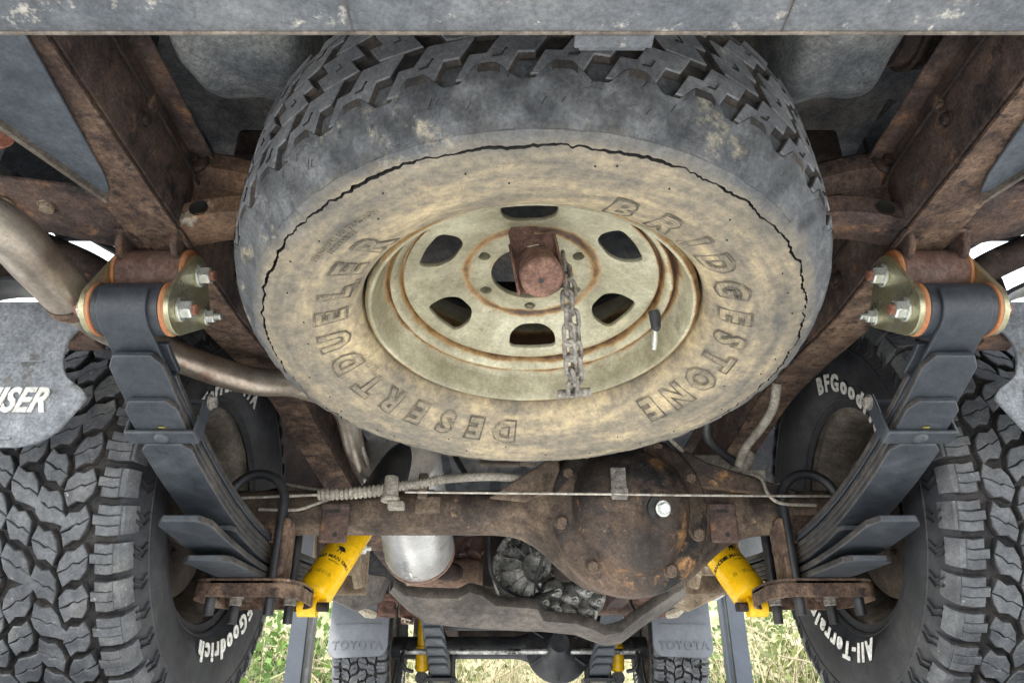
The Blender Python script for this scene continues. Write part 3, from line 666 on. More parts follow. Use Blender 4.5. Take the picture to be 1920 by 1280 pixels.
m = M(); m.tube(smooth_path([B, (-.30, 2.5, .46), (-.24, 2.7, .48), (-.20, 2.95, .50)]), .03, 20); m.build('down_pipe', rust, TR)
# heat-stained cross box (catalyst shield)
A = at(765, 1078, y=2.75); B = at(905, 1078, y=2.75)
m = M(); m.tube([A, A+Vector((.012, 0, 0)), B-Vector((.012, 0, 0)), B], [.045, .060, .062, .045], 32); m.build('heat_shield', tan_m, TR, label='tan heat-stained shield drum')
m = M()
for i in range(9):
    x = A.x+.02+i*.027; m.tube([(x, 2.70, .555+.02*math.sin(i*2.1)), (x+.02, 2.72, .60)], .022+.006*math.sin(i*1.7), 12)
m.box(((A.x+B.x)/2, 2.78, .60), (.27, .1, .07)); m.build('manifold', bushdark_m, TR, bevel=.006)
# lying pipe with pink box seen over the axle
m = M(); m.tube([(-.20, 1.75, .62), (.02, 1.78, .60)], .03, 16); m.box((-.07, 1.74, .575), (.10, .03, .03)); m.build('resonator', drum_m, TR, bevel=.004)
m = M()
m.grid(lambda a, b: (-.34+.42*a, 1.56+.18*b, .70+.01*math.sin(a*20)-.05*(1-b)), 20, 4); m.prism([(.045, 1.55, .64), (.07, 1.55, .64), (.065, 1.55, .61), (.05, 1.55, .61)], (0, 0, 0), (0, .02, 0)); m.build('heat_plate', pipe_m, TR, solid=.004)

# wheels ------------------------------------------------------------------------
TR_R = .398
def tread_blocks(m, Rt, W, N, h, seed, lug_side=True):
    rnd = random.Random(seed); pitch = 2*PI/N; circ = 2*PI*Rt
    pm = circ/N
    def rr(s_): return Rt-h-.010*(abs(s_)/(W/2))**3
    def emit(poly, th0, hh, draft=.0016):
        n = len(poly); cx = sum(p[0] for p in poly)/n; cy = sum(p[1] for p in poly)/n
        def off(k):
            o = []
            for i in range(n):
                a = Vector(poly[i-1]); b = Vector(poly[i]); c = Vector(poly[(i+1) % n])
                e1 = (b-a).normalized(); e2 = (c-b).normalized(); n1 = Vector((e1.y, -e1.x)); n2 = Vector((e2.y, -e2.x)); nn = n1+n2
                if nn.length < .3: nn = n1
                nn.normalize(); o.append(b+nn*k)
            return o
        area = sum(poly[i][0]*poly[(i+1) % n][1]-poly[(i+1) % n][0]*poly[i][1] for i in range(n))
        sg = 1 if area > 0 else -1
        rings = [(off(sg*draft), -.001), (off(0), hh-.0018), (off(-sg*.0014), hh)]
        vs = []
        for rg, z in rings:
            for p in rg:
                q = th0+p[1]/Rt; r_ = rr(p[0])+z; vs.append((p[0], r_*math.cos(q), r_*math.sin(q)))
        fs = [(k_*n+i, k_*n+(i+1) % n, (k_+1)*n+(i+1) % n, (k_+1)*n+i) for k_ in (0, 1) for i in range(n)]+[tuple(range(2*n, 3*n))]
        b = len(m.v); m.v += vs
        for f_i, f in enumerate(fs): m.f.append([b+i for i in f]); m.m.append(2 if f_i < n else 0)
    for k in range(N):
        th = k*pitch; j = lambda a: a+rnd.uniform(-.0016, .0016)
        # centre rows: each block = two halves parted by a zigzag sipe
        for ri, (sx, ph_) in enumerate(((-.060, .15), (-.020, .62), (.020, .12), (.060, .65))):
            fl_ = (-1 if ri % 2 else 1)*(-1 if (k//3+ri) % 5 == 0 else 1); big = (k+ri+k//5) % 2
            t0 = th+ph_*pitch
            a = .0195 if big else .0165; b_ = pm*.44
            a = .0212 if big else .0188; b_ = pm*(.452 if big else .435)
            top = [(-a, .000), (-a*.86, b_*.60), (-a*.45, b_*.98), (a*.15, b_*.80), (a*.70, b_*.98), (a, b_*.15)]
            bot = [(a, b_*.15-.001), (a*.88, -b_*.55), (a*.45, -b_*.98), (-a*.10, -b_*.78), (-a*.66, -b_*.97), (-a, -.0013)]
            mid = [(a*.35, b_*.02), (a*.05, b_*.16), (-a*.4, b_*.0)]
            skw = (.42+rnd.uniform(-.16, .1))*fl_
            P1 = [(sx+j(x)*1, fl_*y+skw*x) for x, y in top+mid]
            P2 = [(sx+j(x)*1, fl_*y+skw*x) for x, y in [(x, y) for x, y in bot]+[(-a*.4, -.0013), (a*.05, b_*.16-.0013), (a*.35, b_*.02-.0013)]]
            if big and ri in (1, 2):   # arm reaching to the neighbour row
                P1 = [(sx+x, fl_*y+skw*x) for x, y in [(-a, 0), (-a*.86, b_*.60), (-a*.45, b_*.98), (a*.5, b_*.9), (a*1.25, b_*.95), (a*1.5, b_*.5), (a, b_*.15)]+mid]
            emit(P1, t0, h); emit(P2, t0, h)
        for sd in (-1, 1):
            t0 = th+(.0 if sd < 0 else .5)*pitch; big = k % 2
            x0 = .083; x1 = W/2+(.004 if big else -.003)
            hh = pm*.40
            # lug cut by two curved sipes into three fingers
            for a0, a1 in ((-hh, -hh*.36), (-hh*.33, hh*.31), (hh*.34, hh)):
                inn = x0+(.006 if a0 < -hh*.5 or a0 > 0 else 0)+rnd.uniform(-.001, .001)
                sk = .004
                P = [(sd*inn, a0-sk*.3), (sd*(x0+.022), a0+sk*.35), (sd*x1, a0), (sd*x1, a1), (sd*(x0+.022), a1+sk*.35), (sd*inn, a1-sk*.3)]
                emit(P, t0, h)
            # root joining fingers
            P = [(sd*(x0+.014), -hh*.9), (sd*(x1-.002), -hh*.97), (sd*(x1-.002), hh*.97), (sd*(x0+.014), hh*.9)]
            emit(P, t0, h*.72)
            # side lugs wrapping the shoulder
            if lug_side:
                xs0 = W/2; ra = rr(W/2)+h*.9
                for dpt, rt, wd in ((.0, ra, hh*.96), ):
                    L_ = .040 if big else .026
                    q0, q1 = t0-wd/Rt, t0+wd/Rt; qs = [q0, (q0+q1)/2, q1]
                    vs = []
                    for q in qs:
                        for xx, r_ in ((xs0-.004, rt), (xs0+.004+.004*big, rt-.004), (xs0+.011+.003*big, rt-L_*.55), (xs0+.0135, rt-L_), (xs0+.004, rt-L_)):
                            vs.append((sd*xx, r_*math.cos(q), r_*math.sin(q)))
                    fs = [(i*5+jj, i*5+jj+1, i*5+6+jj, i*5+5+jj) for i in (0, 1) for jj in range(4)]+[(0, 1, 2, 3, 4), (14, 13, 12, 11, 10)]
                    b = len(m.v); m.v += vs
                    for f in fs: m.f.append([b+i for i in f]); m.m.append(3)
def tyre_mesh(side_words):
    """axis along x, centre at the origin; inboard side is +x; materials: 0 tread 1 sidewall 2 groove 3 shoulder 4 white"""
    m = M(); m.cur = 2; W = .232; h = .0125
    prof = [(.386-.013*0, 0)]
    half = [(TR_R-h, 0), (TR_R-h-.001, .04), (TR_R-h-.004, .08), (TR_R-h-.010, .112)]
    half2 = [(TR_R-.030, .121), (.352, .129), (.335, .133), (.332, .1345), (.30, .1355), (.27, .134), (.245, .127), (.228, .114), (.218, .104), (.212, .102), (.205, .100)]
    m.lathe([(r_, x) for r_, x in half[::-1]][:-1] and [(r_, -x) for r_, x in half[::-1]]+[(r_, x) for r_, x in half[1:]], (0, 0, 0), (1, 0, 0), 132)
    m.cur = 1
    for sd in (-1, 1): m.lathe([(half[-1][0], sd*half[-1][1])]+[(r_, sd*x) for r_, x in half2], (0, 0, 0), (1, 0, 0), 132)
    # protector ridge and chevrons on the sidewall
    for sd in (-1, 1):
        m.lathe([(.322, sd*.1345), (.3235, sd*.1362), (.3255, sd*.1362), (.327, sd*.1345)], (0, 0, 0), (1, 0, 0), 132)
        m.lathe([(.218, sd*.104), (.2195, sd*.108), (.224, sd*.1115), (.2255, sd*.111)], (0, 0, 0), (1, 0, 0), 132)
        for k in range(46):
            q = 2*PI*(k+.25)/46
            for dq, e in ((0, 1), (.034, 1)):
                vs = []
                for r_, qq in ((.331, q+dq), (.345, q+dq+.028*e), (.362, q+dq)):
                    for dd in (-.004, .004):
                        vs.append((sd*(.1375-.17*max(0, r_-.332)), r_*math.cos(qq+dd), r_*math.sin(qq+dd)))
                vs2 = [(x-sd*.005, y, z) for x, y, z in vs]
                m.add(vs+vs2, [(0, 1, 3, 2), (2, 3, 5, 4), (0, 2, 8, 6), (1, 7, 9, 3), (2, 4, 10, 8), (3, 9, 11, 5)])
    tread_blocks(m, TR_R, W, 45, h, 5)
    m.cur = 4
    for sd in (-1, 1):
        for word, ang, size in side_words:
            vs, fs = text_mesh(word, size, .0009, weight=.0016, shear=.12, spacing=1.38)
            rc = .238; o = []
            for x, y, z in vs:
                # seen from inboard; reading clockwise
                a = R(ang)-x/(rc+.012); r_ = rc+y
                px, pz = r_*math.cos(a), r_*math.sin(a)
                xb = .1350-.12*max(0, .268-r_)-.00*max(0, r_-.3)
                # viewed from inside (looking outboard): right hand is -y for +x side
                o.append((sd*(xb+.0012+z), px*sd, pz))
            m.add(o, fs)
    return m
TM = None
def make_wheel(x, y, z, spin, rear, first=[None]):
    s = 1 if x > 0 else -1
    wh = empty('wheel', (x, y, z), TR)
    wh['label'] = ('left ' if s < 0 else 'right ')+('rear' if rear else 'front')+' wheel with chunky all-terrain tyre'
    if first[0] is None:
        m = tyre_mesh([('BFGoodrich', 90, .046), ('All-Terrain T/A', 278, .044)])
        o = m.build('tyre', [tyre_m, side_m, groove_m, tyre_m, white_m], None, smooth=28, origin=(0, 0, 0)); first[0] = o
    else:
        o = first[0].copy(); COL.objects.link(o)
    o.parent = wh; o.location = (0, 0, 0); o.rotation_euler = (R(spin), 0, 0)
    inb = -s
    m = M()
    # rim barrel seen from inboard
    pf = [(.208, .097), (.212, .094), (.210, .088), (.203, .086), (.199, .082), (.190, .060), (.182, .03), (.176, .0), (.176, -.03), (.17, -.045), (.12, -.045), (.10, -.03), (.001, -.03)]
    m.lathe(pf, (x, y, z), (inb, 0, 0), 72)
    m.lathe([(.212, -.09), (.205, -.094), (.195, -.085), (.185, -.06), (.18, -.0)], (x, y, z), (inb, 0, 0), 72)
    m.build('rim', rimback_m, wh, smooth=30)
    m = M()
    m.lathe([(.155, -.03), (.160, .02), (.160, .034), (.150, .040), (.12, .046), (.07, .046), (.055, .07), (.0001, .07)], (x, y, z), (inb, 0, 0), 60)
    for k in range(24):
        q = 2*PI*k/24; m.box((x+inb*.0, y+.161*math.cos(q), z+.161*math.sin(q)), (.05, .010, .010), Matrix.Rotation(q, 3, 'X'))
    for k in range(6):
        q = 2*PI*k/6+.3; m.hexnut((x+inb*.044, y+.085*math.cos(q), z+.085*math.sin(q)), (inb, 0, 0), .008, .008)
    m.build('brake_drum', drum_m, wh, bevel=.001)
    return wh
TX = .727
make_wheel(-TX, AX[0], AX[1], -152, True); make_wheel(TX, AX[0], AX[1], 43, True)
make_wheel(-.765, FX[0], FX[1], 11, False); make_wheel(.765, FX[0], FX[1], 29, False)

# rear mud flaps
def flap(s):
    yb = .955
    P = [(.635, .555), (1.02, .555), (1.02, .334), (.70, .334), (.665, .350), (.632, .405), (.640, .417), (.672, .438), (.682, .47), (.680, .495), (.668, .512), (.635, .53)]
    Pr = roundpoly(P, .018, 4)
    m = M(); m.prism([(s*x, yb-.05*(z-.3), z) for x, z in Pr], (0, 0, 0), (0, .006, 0)); f = m.build('mud_flap', flap_m, TR, bevel=.0015, label='grey spotted mud flap behind the %s rear tyre' % ('left' if s < 0 else 'right'))
    m = M(); m.sweep([(s*.99, yb-.0115-.003, .456), (s*.70, yb-.0115-.0028, .456)], .002, .002, side=(0, 0, 1)); m.box((s*.86, yb-.004, .345), (.28, .004, .003)); m.build('moulded_rib', flap_m, f)
    m = M(); vs, fs = text_mesh('LAND CRUISER', .049, .001, weight=.0014, shear=.32, spacing=1.0); vs = [(x*.80, y, z) for x, y, z in vs]
    xs_ = [v[0] for v in vs]; wdt = max(xs_)-min(xs_)
    x_in = -.684 if s < 0 else .668
    x0 = (x_in-max(xs_)) if s < 0 else (x_in-min(xs_))
    m.add([(x+x0, yb-.05*(.39+y-.3)-.0014-z, .384+y) for x, y, z in vs], fs); m.build('lettering', white_m, f, recalc=False)
flap(-1); flap(1)
# front mud flaps
for s in (-1, 1):
    P = roundpoly([(.625, .60), (.90, .60), (.90, .30), (.87, .275), (.645, .285), (.62, .32)], .02, 4)
    m = M(); m.prism([(s*x, 3.72, z) for x, z in P], (0, 0, 0), (0, .008, 0)); f = m.build('mud_flap', flap2_m, TR, bevel=.003, label='plain grey mud flap behind the %s front tyre' % ('left' if s < 0 else 'right'))
    m = M(); m.box((s*.765, 3.716, .425), (.22, .006, .004)); m.build('moulded_rib', flap2_m, f, bevel=.001)
    vs, fs = text_mesh('TOYOTA', .052, .002, weight=.0012, spacing=1.15)
    m = M(); m.add([(x+s*.765, 3.7175-z, .315+y) for x, y, z in vs], fs); m.build('lettering', flap2_m, f, recalc=False)
    # body mount and rusty bracket beside the flap
    m = M(); m.prism([(s*.53, 3.0, .52), (s*.80, 3.0, .56), (s*.80, 3.02, .46), (s*.66, 3.02, .40), (s*.56, 3.02, .44)], (0, 0, 0), (0, .10, 0)); m.build('body_outrigger', dirt_m if s > 0 else guard_m, TR, bevel=.006)
    m = M(); m.tube([(s*.60, 3.45, .50), (s*.60, 3.45, .43)], .04, 18); m.box((s*.52, 3.45, .50), (.24, .12, .03)); m.tube([(s*.605, 3.5, .46), (s*.605, 3.5, .43)], .045, 16); m.build('body_mount', carrier_m, TR, bevel=.006)
    m = M(); m.tube([(s*.705, 3.40, .45), (s*.675, 3.42, .437), (s*.64, 3.44, .43)], [.012, .022, .016], 7); m.build('dried_mud', gap_m, TR)

# transmission, transfer case and cross member -------------------------------
gc = Vector((.045, 2.62, .475))
m = M(); m.lathe([(.001, .05), (.028, .05), (.030, .075), (.046, .075), (.05, .03), (.12, .015), (.135, .01), (.15, .012), (.155, .0), (.155, -.05), (.12, -.25)], gc, (0, -1, 0), 60)
gb = m.build('transfer_case', alloy_m, TR, smooth=30, label='oily ribbed alloy transfer case')
for k in range(14):
    q = 2*PI*k/14+.1; dv = Vector((math.cos(q), 0, math.sin(q)))
    m = M(); m.box(gc+dv*.088+Vector((0, -.028, 0)), (.075, .022, .005), Matrix.Rotation(-q, 3, 'Y')); m.build('casting_rib', alloy_m, gb, bevel=.0015)
for k in range(12):
    q = 2*PI*k/12+.25; dv = Vector((math.cos(q), 0, math.sin(q)))
    m = M(); m.tube([gc+dv*.142+Vector((0, .01, 0)), gc+dv*.142+Vector((0, -.026, 0))], .013, 14); m.hexnut(gc+dv*.142+Vector((0, -.026, 0)), (0, -1, 0), .0085, .009); m.build('bolt_boss', alloy_m, gb)
rnd = random.Random(4)
for i, (x, z, r_) in enumerate(((.10, .40, .045), (.155, .375, .05), (.20, .40, .045), (.14, .335, .04), (.20, .335, .045), (.06, .365, .035), (.235, .37, .035), (.10, .345, .03))):
    m = M(); m.lathe([(.0001, .05), (r_*.45, .048), (r_*.75, .036), (r_, .012), (r_*1.05, -.06)], (x, 2.60, z), (rnd.uniform(-.3, .3), -1, rnd.uniform(-.5, .1)), 22)
    m.hexnut((x+.012, 2.55, z-.012), (0, -1, -.2), .010, .01); m.build('cast_boss', alloy_m, gb, smooth=50)
m = M(); m.lathe([(.001, .09), (.04, .09), (.055, .08), (.058, .0)], (.275, 2.55, .46), (.1, -1, -.1), 30); m.build('output_housing', guard_m, gb)
m = M(); m.tube(smooth_path([(-.12, 2.5, .56), (-.10, 2.52, .43), (.0, 2.53, .37), (.10, 2.53, .39)]), .006, 8); m.tube(smooth_path([(-.02, 2.45, .62), (-.10, 2.5, .58), (-.24, 2.55, .57)]), .004, 8); m.build('wiring', black_m, gb)
m = M(); m.lathe([(.001, 0), (.10, 0), (.09, .25), (.10, .5), (.15, .62)], (.0, 2.8, .56), (0, 1, 0), 32); m.box((.05, 3.75, .66), (.30, .5, .24)); m.build('gearbox', rust_dark, TR, bevel=.02)
m = M(); m.tube([(.17, 1.55, .40), (.13, 2.5, .45)], .035, 20); m.tube([(.17, 1.55, .40), (.168, 1.62, .403)], .055, 20); m.build('propeller_shaft', rust_dark, TR)
# cross member plate
topE = [(738, 1098), (760, 1116), (800, 1119), (858, 1121), (880, 1110), (905, 1116), (930, 1134), (985, 1139), (1008, 1141), (1020, 1163), (1080, 1168), (1110, 1178), (1135, 1190), (1165, 1182), (1205, 1152), (1240, 1128), (1285, 1098)]
botE = [(730, 1108), (765, 1142), (800, 1165), (850, 1172), (885, 1175), (910, 1176), (935, 1178), (985, 1180), (1008, 1181), (1022, 1182), (1080, 1188), (1110, 1200), (1135, 1208), (1165, 1202), (1210, 1168), (1245, 1146), (1292, 1112)]
m = M(); A_ = [at(px, py, y=2.46) for px, py in topE]; B_ = [at(px, py, y=2.60) for px, py in botE]; nA = len(A_)
rows_ = []
for t in (0, .12, .3, .5, .7, .88, 1): rows_.append([A_[i]*(1-t)+B_[i]*t+Vector((0, 0, -.006*math.sin(t*PI)+.003*noise.noise(Vector((i*.8, t*3, 0))))) for i in range(nA)])
rows_.append([p+Vector((0, .010, .030)) for p in B_]); rows_.insert(0, [p+Vector((0, .006, .03)) for p in A_])
m.add([p for r_ in rows_ for p in r_], [(i*nA+j, i*nA+j+1, (i+1)*nA+j+1, (i+1)*nA+j) for i in range(len(rows_)-1) for j in range(nA-1)])
cmm = m.build('gearbox_cross_member', guard_m, TR, solid=.008, smooth=50, label='dusty pressed cross member under the gearbox')
m = M(); m.prism([(.27, 2.75, .47), (.36, 2.72, .52), (.42, 2.78, .50), (.34, 2.88, .44)], (0, 0, 0), (0, .02, -.012)); m.build('mount_ear', guard_m, TR, bevel=.008)
m = M(); m.tube([(.13, 2.70, .375), (.25, 2.70, .39)], [.02, .016], 14); m.build('linkage_rod', alloy_m, TR)

# front axle ----------------------------------------------------------------
m = M(); n = 40; k = 28; vs = []
for i in range(n+1):
    x = -.66+1.32*i/n; d_ = abs(x-.197); r_ = .055+.05*math.exp(-(d_/.15)**4)
    for j in range(k):
        q = 2*PI*j/k; vs.append((x, FX[0]-.0+r_*math.sin(q), FX[1]-.01+r_*math.cos(q)))
m.add(vs, [(i*k+j, i*k+(j+1) % k, (i+1)*k+(j+1) % k, (i+1)*k+j) for i in range(n) for j in range(k)])
fa = m.build('axle_housing', black_m, TR, smooth=60, label='black front axle in the distance')
m = M(); m.lathe([(.165, -.02), (.165, .01), (.15, .02), (.075, .09), (.055, .12), (.048, .15), (.0001, .15)], (.197, FX[0]-.06, FX[1]-.02), (0, -1, .12), 40)
m.build('differential_nose', black_m, fa, smooth=30)
for q in range(6):
    a = 2*PI*q/6+.5; m = M(); dv = Vector((math.cos(a), 0, math.sin(a))); m.box(Vector((.197, FX[0]-.105, FX[1]-.02))+dv*.09, (.13, .06, .010), Matrix.Rotation(-a, 3, 'Y')); m.build('casting_rib', black_m, fa, bevel=.003)
m = M(); m.tube([(-.60, 4.02, .33), (.60, 4.02, .33)], .014, 12); m.build('tie_rod', alloy_m, TR)
m = M(); m.tube([(-.35, 3.85, .44), (.2, 3.85, .44)], .03, 14); m.tube([(-.35, 3.7, .47), (.1, 3.7, .47)], .022, 14); m.build('steering_link', black_m, TR)
for s in (-1, 1):
    X = s*.40
    def fz(y): 
        t = (y-3.45)/(4.17-3.45); return .44+(.285-.44)*t-.02*4*t*(1-t)
    m = M(); m.sweep([(X, 3.45+.72*i/14, fz(3.45+.72*i/14)) for i in range(15)]+[(X, 4.17+.5*i/8, .285+.12*i/8) for i in range(1, 9)], .095, .012); fsn = m.build('leaf_spring', spring_m, TR, bevel=.003, label='front %s leaf spring with stepped leaves' % ('left' if s < 0 else 'right'))
    for i, y0 in enumerate((3.55, 3.64, 3.73, 3.82, 3.90)):
        m = M(); m.sweep([(X, y0+(4.3-y0)*t/8, (fz(min(y0+(4.3-y0)*t/8, 4.17)))-.012*(i+1)) for t in range(9)], .10, .011, ws=[.075]+[.10]*8); m.build('leaf', spring_m, fsn, bevel=.003)
    m = M(); m.box((X, 4.16, .205), (.16, .17, .018)); 
    for dx in (-.055, .055):
        for dy in (-.05, .05): m.tube([(X+dx, 4.16+dy, .34), (X+dx, 4.16+dy, .165)], .010, 10)
    m.build('spring_plate', black_m, TR, bevel=.003)
    m = M(); m.tube([(X, 3.43, .47), (X+.001, 3.43, .44)], .05, 12); m.box((X, 3.42, .47), (.14, .09, .08)); m.build('spring_hanger', rust, TR, bevel=.008)
    A = Vector((X+s*.10, 4.14, .215)); B = Vector((X+s*.10, 4.10, .46)); d = (B-A).normalized()
    m = M(); m.tube([A+d*.03, A+d*.04, A+d*.15, A+d*.155], [.025, .036, .036, .03], 24); fsx = m.build('shock_absorber', yellow_m, TR, label='small yellow front shock absorber on the %s' % ('left' if s < 0 else 'right'))
    m = M(); m.tube([A+d*.15, A+d*.30], .030, 20); m.build('dust_cover', yellow_m, fsx)
    m = M(); m.tube([A-Vector((.0, .03, 0)), A+Vector((0, .03, 0))], .032, 20); m.build('lower_mount', black_m, fsx)
    m = M(); m.box((X+s*.12, 3.62, .475), (.09, .05, .07)); m.tube([(X+s*.12, 3.60, .44), (X+s*.12, 3.60, .41)], .03, 12); m.build('bump_stop', carrier_m, TR, bevel=.01)
    m = M(); m.tube([(X+s*.12, 3.595, .43), (X+s*.125, 3.595, .412)], [.03, .022], 7); m.build('dried_mud', gap_m, TR)
    m = M(); m.tube(smooth_path([(X+s*.17, 4.05, .38), (X+s*.19, 4.0, .30), (X+s*.17, 4.0, .25), (X+s*.14, 4.05, .24)]), .010, 10); m.build('brake_hose', black_m, TR)
    # inner guards beside the engine
    m = M(); m.prism([(s*.46, 3.3, .50), (s*.46, 4.9, .50), (s*.46, 4.9, .95), (s*.46, 3.3, .95)], (0, 0, 0), (s*.006, 0, 0)); m.box((s*.60, 3.42, .72), (.55, .01, .40)); m.build('inner_guard', floor_m, TR)
m = M(); m.box((0, 4.9, .66), (1.3, .05, .44)); m.build('radiator_panel', rust_dark, TR, bevel=.01)
m = M(); m.box((0, 3.3, .69), (.90, .02, .34)); m.build('bulkhead', rust_dark, TR, bevel=.01)

# looms, clips and small lines
def loom(name, pts, rr, ma):
    m = M(); P = smooth_path(pts, 8); m.tube(P, rr, 8); o = m.build(name, ma, TR); return o
for s in (-1, 1):
    loom('brake_line', [(s*.475, .34, .668), (s*.474, .55, .664), (s*.474, .75, .668), (s*.473, 1.0, .655), (s*.472, 1.25, .665), (s*.47, 1.5, .67)], .0026, rust_dark)
    for y in (.47, .66, .9):
        m = M(); m.box((s*.4735, y, .666), (.006, .014, .016)); m.build('line_clip', rust_light, TR, bevel=.001)
    loom('wiring_loom', [(s*.30, .35, .80), (s*.315, .5, .79), (s*.47, .62, .74), (s*.472, .74, .70)], .005, black_m)
    loom('wiring_loom', [(s*.62, .98, .64), (s*.70, .96, .68), (s*.80, 1.0, .76), (s*.84, 1.1, .82)], .006, black_m)
    loom('brake_line', [(s*.20, 1.50, .43), (s*.33, 1.47, .425), (s*.42, 1.46, .42), (s*.50, 1.45, .43)], .0028, hose_m)
    m = M(); m.tube([(s*.62, 1.30, .40), (s*.62, 1.30, .34)], .014, 12); m.box((s*.63, 1.34, .37), (.03, .10, .16)); m.build('caliper_bracket', drum_m, TR, bevel=.004)
loom('breather_hose', [(-.13, 1.44, .44), (-.16, 1.5, .52), (-.1, 1.7, .60), (.05, 1.75, .66)], .006, black_m)
loom('fuel_line', [(-.40, 1.6, .60), (-.38, 1.9, .53), (-.36, 2.3, .50), (-.30, 2.7, .50)], .005, wire_m)
for x, y, z in ((.02, 2.5, .56), (-.05, 2.6, .60), (.25, 2.4, .56), (.33, 2.5, .50)):
    loom('wiring_loom', [(x, y, z), (x+.04, y+.02, z-.06), (x+.02, y+.05, z-.14), (x+.06, y+.1, z-.18)], .006, black_m)
# ------------------------------------------------------------------ spare wheel
SC = Vector((-.015, .82, .46)); ST = R(-7)
SPR = empty('spare_wheel', SC); SPR.rotation_euler = (ST, 0, 0)
tag(SPR, 'worn cracked spare tyre on a cream steel rim slung under the tail', 'spare wheel')
ORG[SPR] = Vector((0, 0, 0))   # children are written in the wheel's own frame
def sidewall_mat():
    m = mat('dusty_spare_rubber', [(.045, .048, .052), (.066, .070, .075), (.098, .101, .104)], 12, .6, 0, .4, 190, [((.24, .215, .16), 16, .60, .08), ((.03, .031, .034), 22, .60, .08)], bumpdist=.0007)
    nt = m.node_tree; N = nt.nodes; L = nt.links; b = N['Principled BSDF']
    base = b.inputs['Base Color'].links[0].from_socket
    tc = N.new('ShaderNodeTexCoord'); sx = N.new('ShaderNodeSeparateXYZ'); L.new(tc.outputs['Object'], sx.inputs[0])
    def math_(op, a, b_=None, c_=None):
        n = N.new('ShaderNodeMath'); n.operation = op
        for i, v in enumerate((a, b_, c_)):
            if v is None: continue
            if hasattr(v, 'links'): L.new(v, n.inputs[i])
            else: n.inputs[i].default_value = v
        return n.outputs[0]
    r_ = math_('SQRT', math_('ADD', math_('MULTIPLY', sx.outputs[0], sx.outputs[0]), math_('MULTIPLY', sx.outputs[1], sx.outputs[1])))
    ns = N.new('ShaderNodeTexNoise'); ns.inputs['Scale'].default_value = 11; ns.inputs['Detail'].default_value = 8; ns.inputs['Roughness'].default_value = .65; L.new(tc.outputs['Object'], ns.inputs['Vector'])
    n2 = N.new('ShaderNodeTexNoise'); n2.inputs['Scale'].default_value = 95; n2.inputs['Detail'].default_value = 8; n2.inputs['Roughness'].default_value = .8; L.new(tc.outputs['Object'], n2.inputs['Vector'])
    # dust lies on the face inside the crack and stops at the shoulder
    e = math_('MULTIPLY_ADD', ns.outputs['Fac'], .05, r_)
    at2 = math_('ARCTAN2', sx.outputs[1], sx.outputs[0]); cmb = N.new('ShaderNodeCombineXYZ'); L.new(math_('MULTIPLY', math_('DIVIDE', sx.outputs[0], r_), 1.5), cmb.inputs[0]); L.new(math_('MULTIPLY', math_('DIVIDE', sx.outputs[1], r_), 1.5), cmb.inputs[1]); L.new(math_('MULTIPLY', r_, 26.0), cmb.inputs[2])
    n9 = N.new('ShaderNodeTexNoise'); n9.inputs['Scale'].default_value = 1.6; n9.inputs['Detail'].default_value = 9; n9.inputs['Roughness'].default_value = .65; L.new(cmb.outputs[0], n9.inputs['Vector'])
    blend = math_('ADD', math_('MULTIPLY', ns.outputs['Fac'], .30), math_('MULTIPLY', n9.outputs['Fac'], .70))
    near = N.new('ShaderNodeMapRange'); near.inputs['From Min'].default_value = .29; near.inputs['From Max'].default_value = .235; near.inputs['To Min'].default_value = -.03; near.inputs['To Max'].default_value = .05; L.new(r_, near.inputs['Value'])
    blend = math_('ADD', blend, near.outputs[0])
    mr = N.new('ShaderNodeMapRange'); mr.inputs['From Min'].default_value = .362; mr.inputs['From Max'].default_value = .338; L.new(e, mr.inputs['Value'])
    low = math_('LESS_THAN', sx.outputs[2], .02)
    fac = math_('MULTIPLY', mr.outputs[0], low)
    rp = N.new('ShaderNodeValToRGB'); el = rp.color_ramp.elements; el[0].position = .36; el[0].color = (.12, .112, .095, 1); el[1].position = .66; el[1].color = (.52, .42, .26, 1)
    x = el.new(.50); x.color = (.25, .212, .152, 1)
    L.new(blend, rp.inputs['Fac'])
    r3 = N.new('ShaderNodeValToRGB'); r3.color_ramp.elements[0].position = .38; r3.color_ramp.elements[0].color = (.52, .54, .58, 1); r3.color_ramp.elements[1].position = .60; r3.color_ramp.elements[1].color = (1.25, 1.2, 1.08, 1); L.new(n2.outputs['Fac'], r3.inputs['Fac'])
    mu = N.new('ShaderNodeMix'); mu.data_type = 'RGBA'; mu.blend_type = 'MULTIPLY'; mu.inputs[0].default_value = .8; L.new(rp.outputs[0], mu.inputs[6]); L.new(r3.outputs[0], mu.inputs[7])
    mx = N.new('ShaderNodeMix'); mx.data_type = 'RGBA'; L.new(math_('MULTIPLY', fac, .93), mx.inputs[0]); L.new(base, mx.inputs[6]); L.new(mu.outputs[2], mx.inputs[7])
    L.new(mx.outputs[2], b.inputs['Base Color'])
    # fine perished-rubber crazing
    vo = N.new('ShaderNodeTexVoronoi'); vo.feature = 'DISTANCE_TO_EDGE'; vo.inputs['Scale'].default_value = 38; mp = N.new('ShaderNodeMapping')
    L.new(tc.outputs['Object'], mp.inputs[0]); mxn = N.new('ShaderNodeMix'); mxn.data_type = 'RGBA'; mxn.blend_type = 'ADD'; mxn.inputs[0].default_value = .05; L.new(mp.outputs[0], mxn.inputs[6]); L.new(ns.outputs['Color'], mxn.inputs[7]); L.new(mxn.outputs[2], vo.inputs['Vector'])
    r4 = N.new('ShaderNodeMapRange'); r4.inputs['From Max'].default_value = .03; L.new(vo.outputs['Distance'], r4.inputs['Value'])
    r5 = N.new('ShaderNodeMapRange'); r5.inputs['From Min'].default_value = .52; r5.inputs['From Max'].default_value = .6; L.new(ns.outputs['Fac'], r5.inputs['Value'])
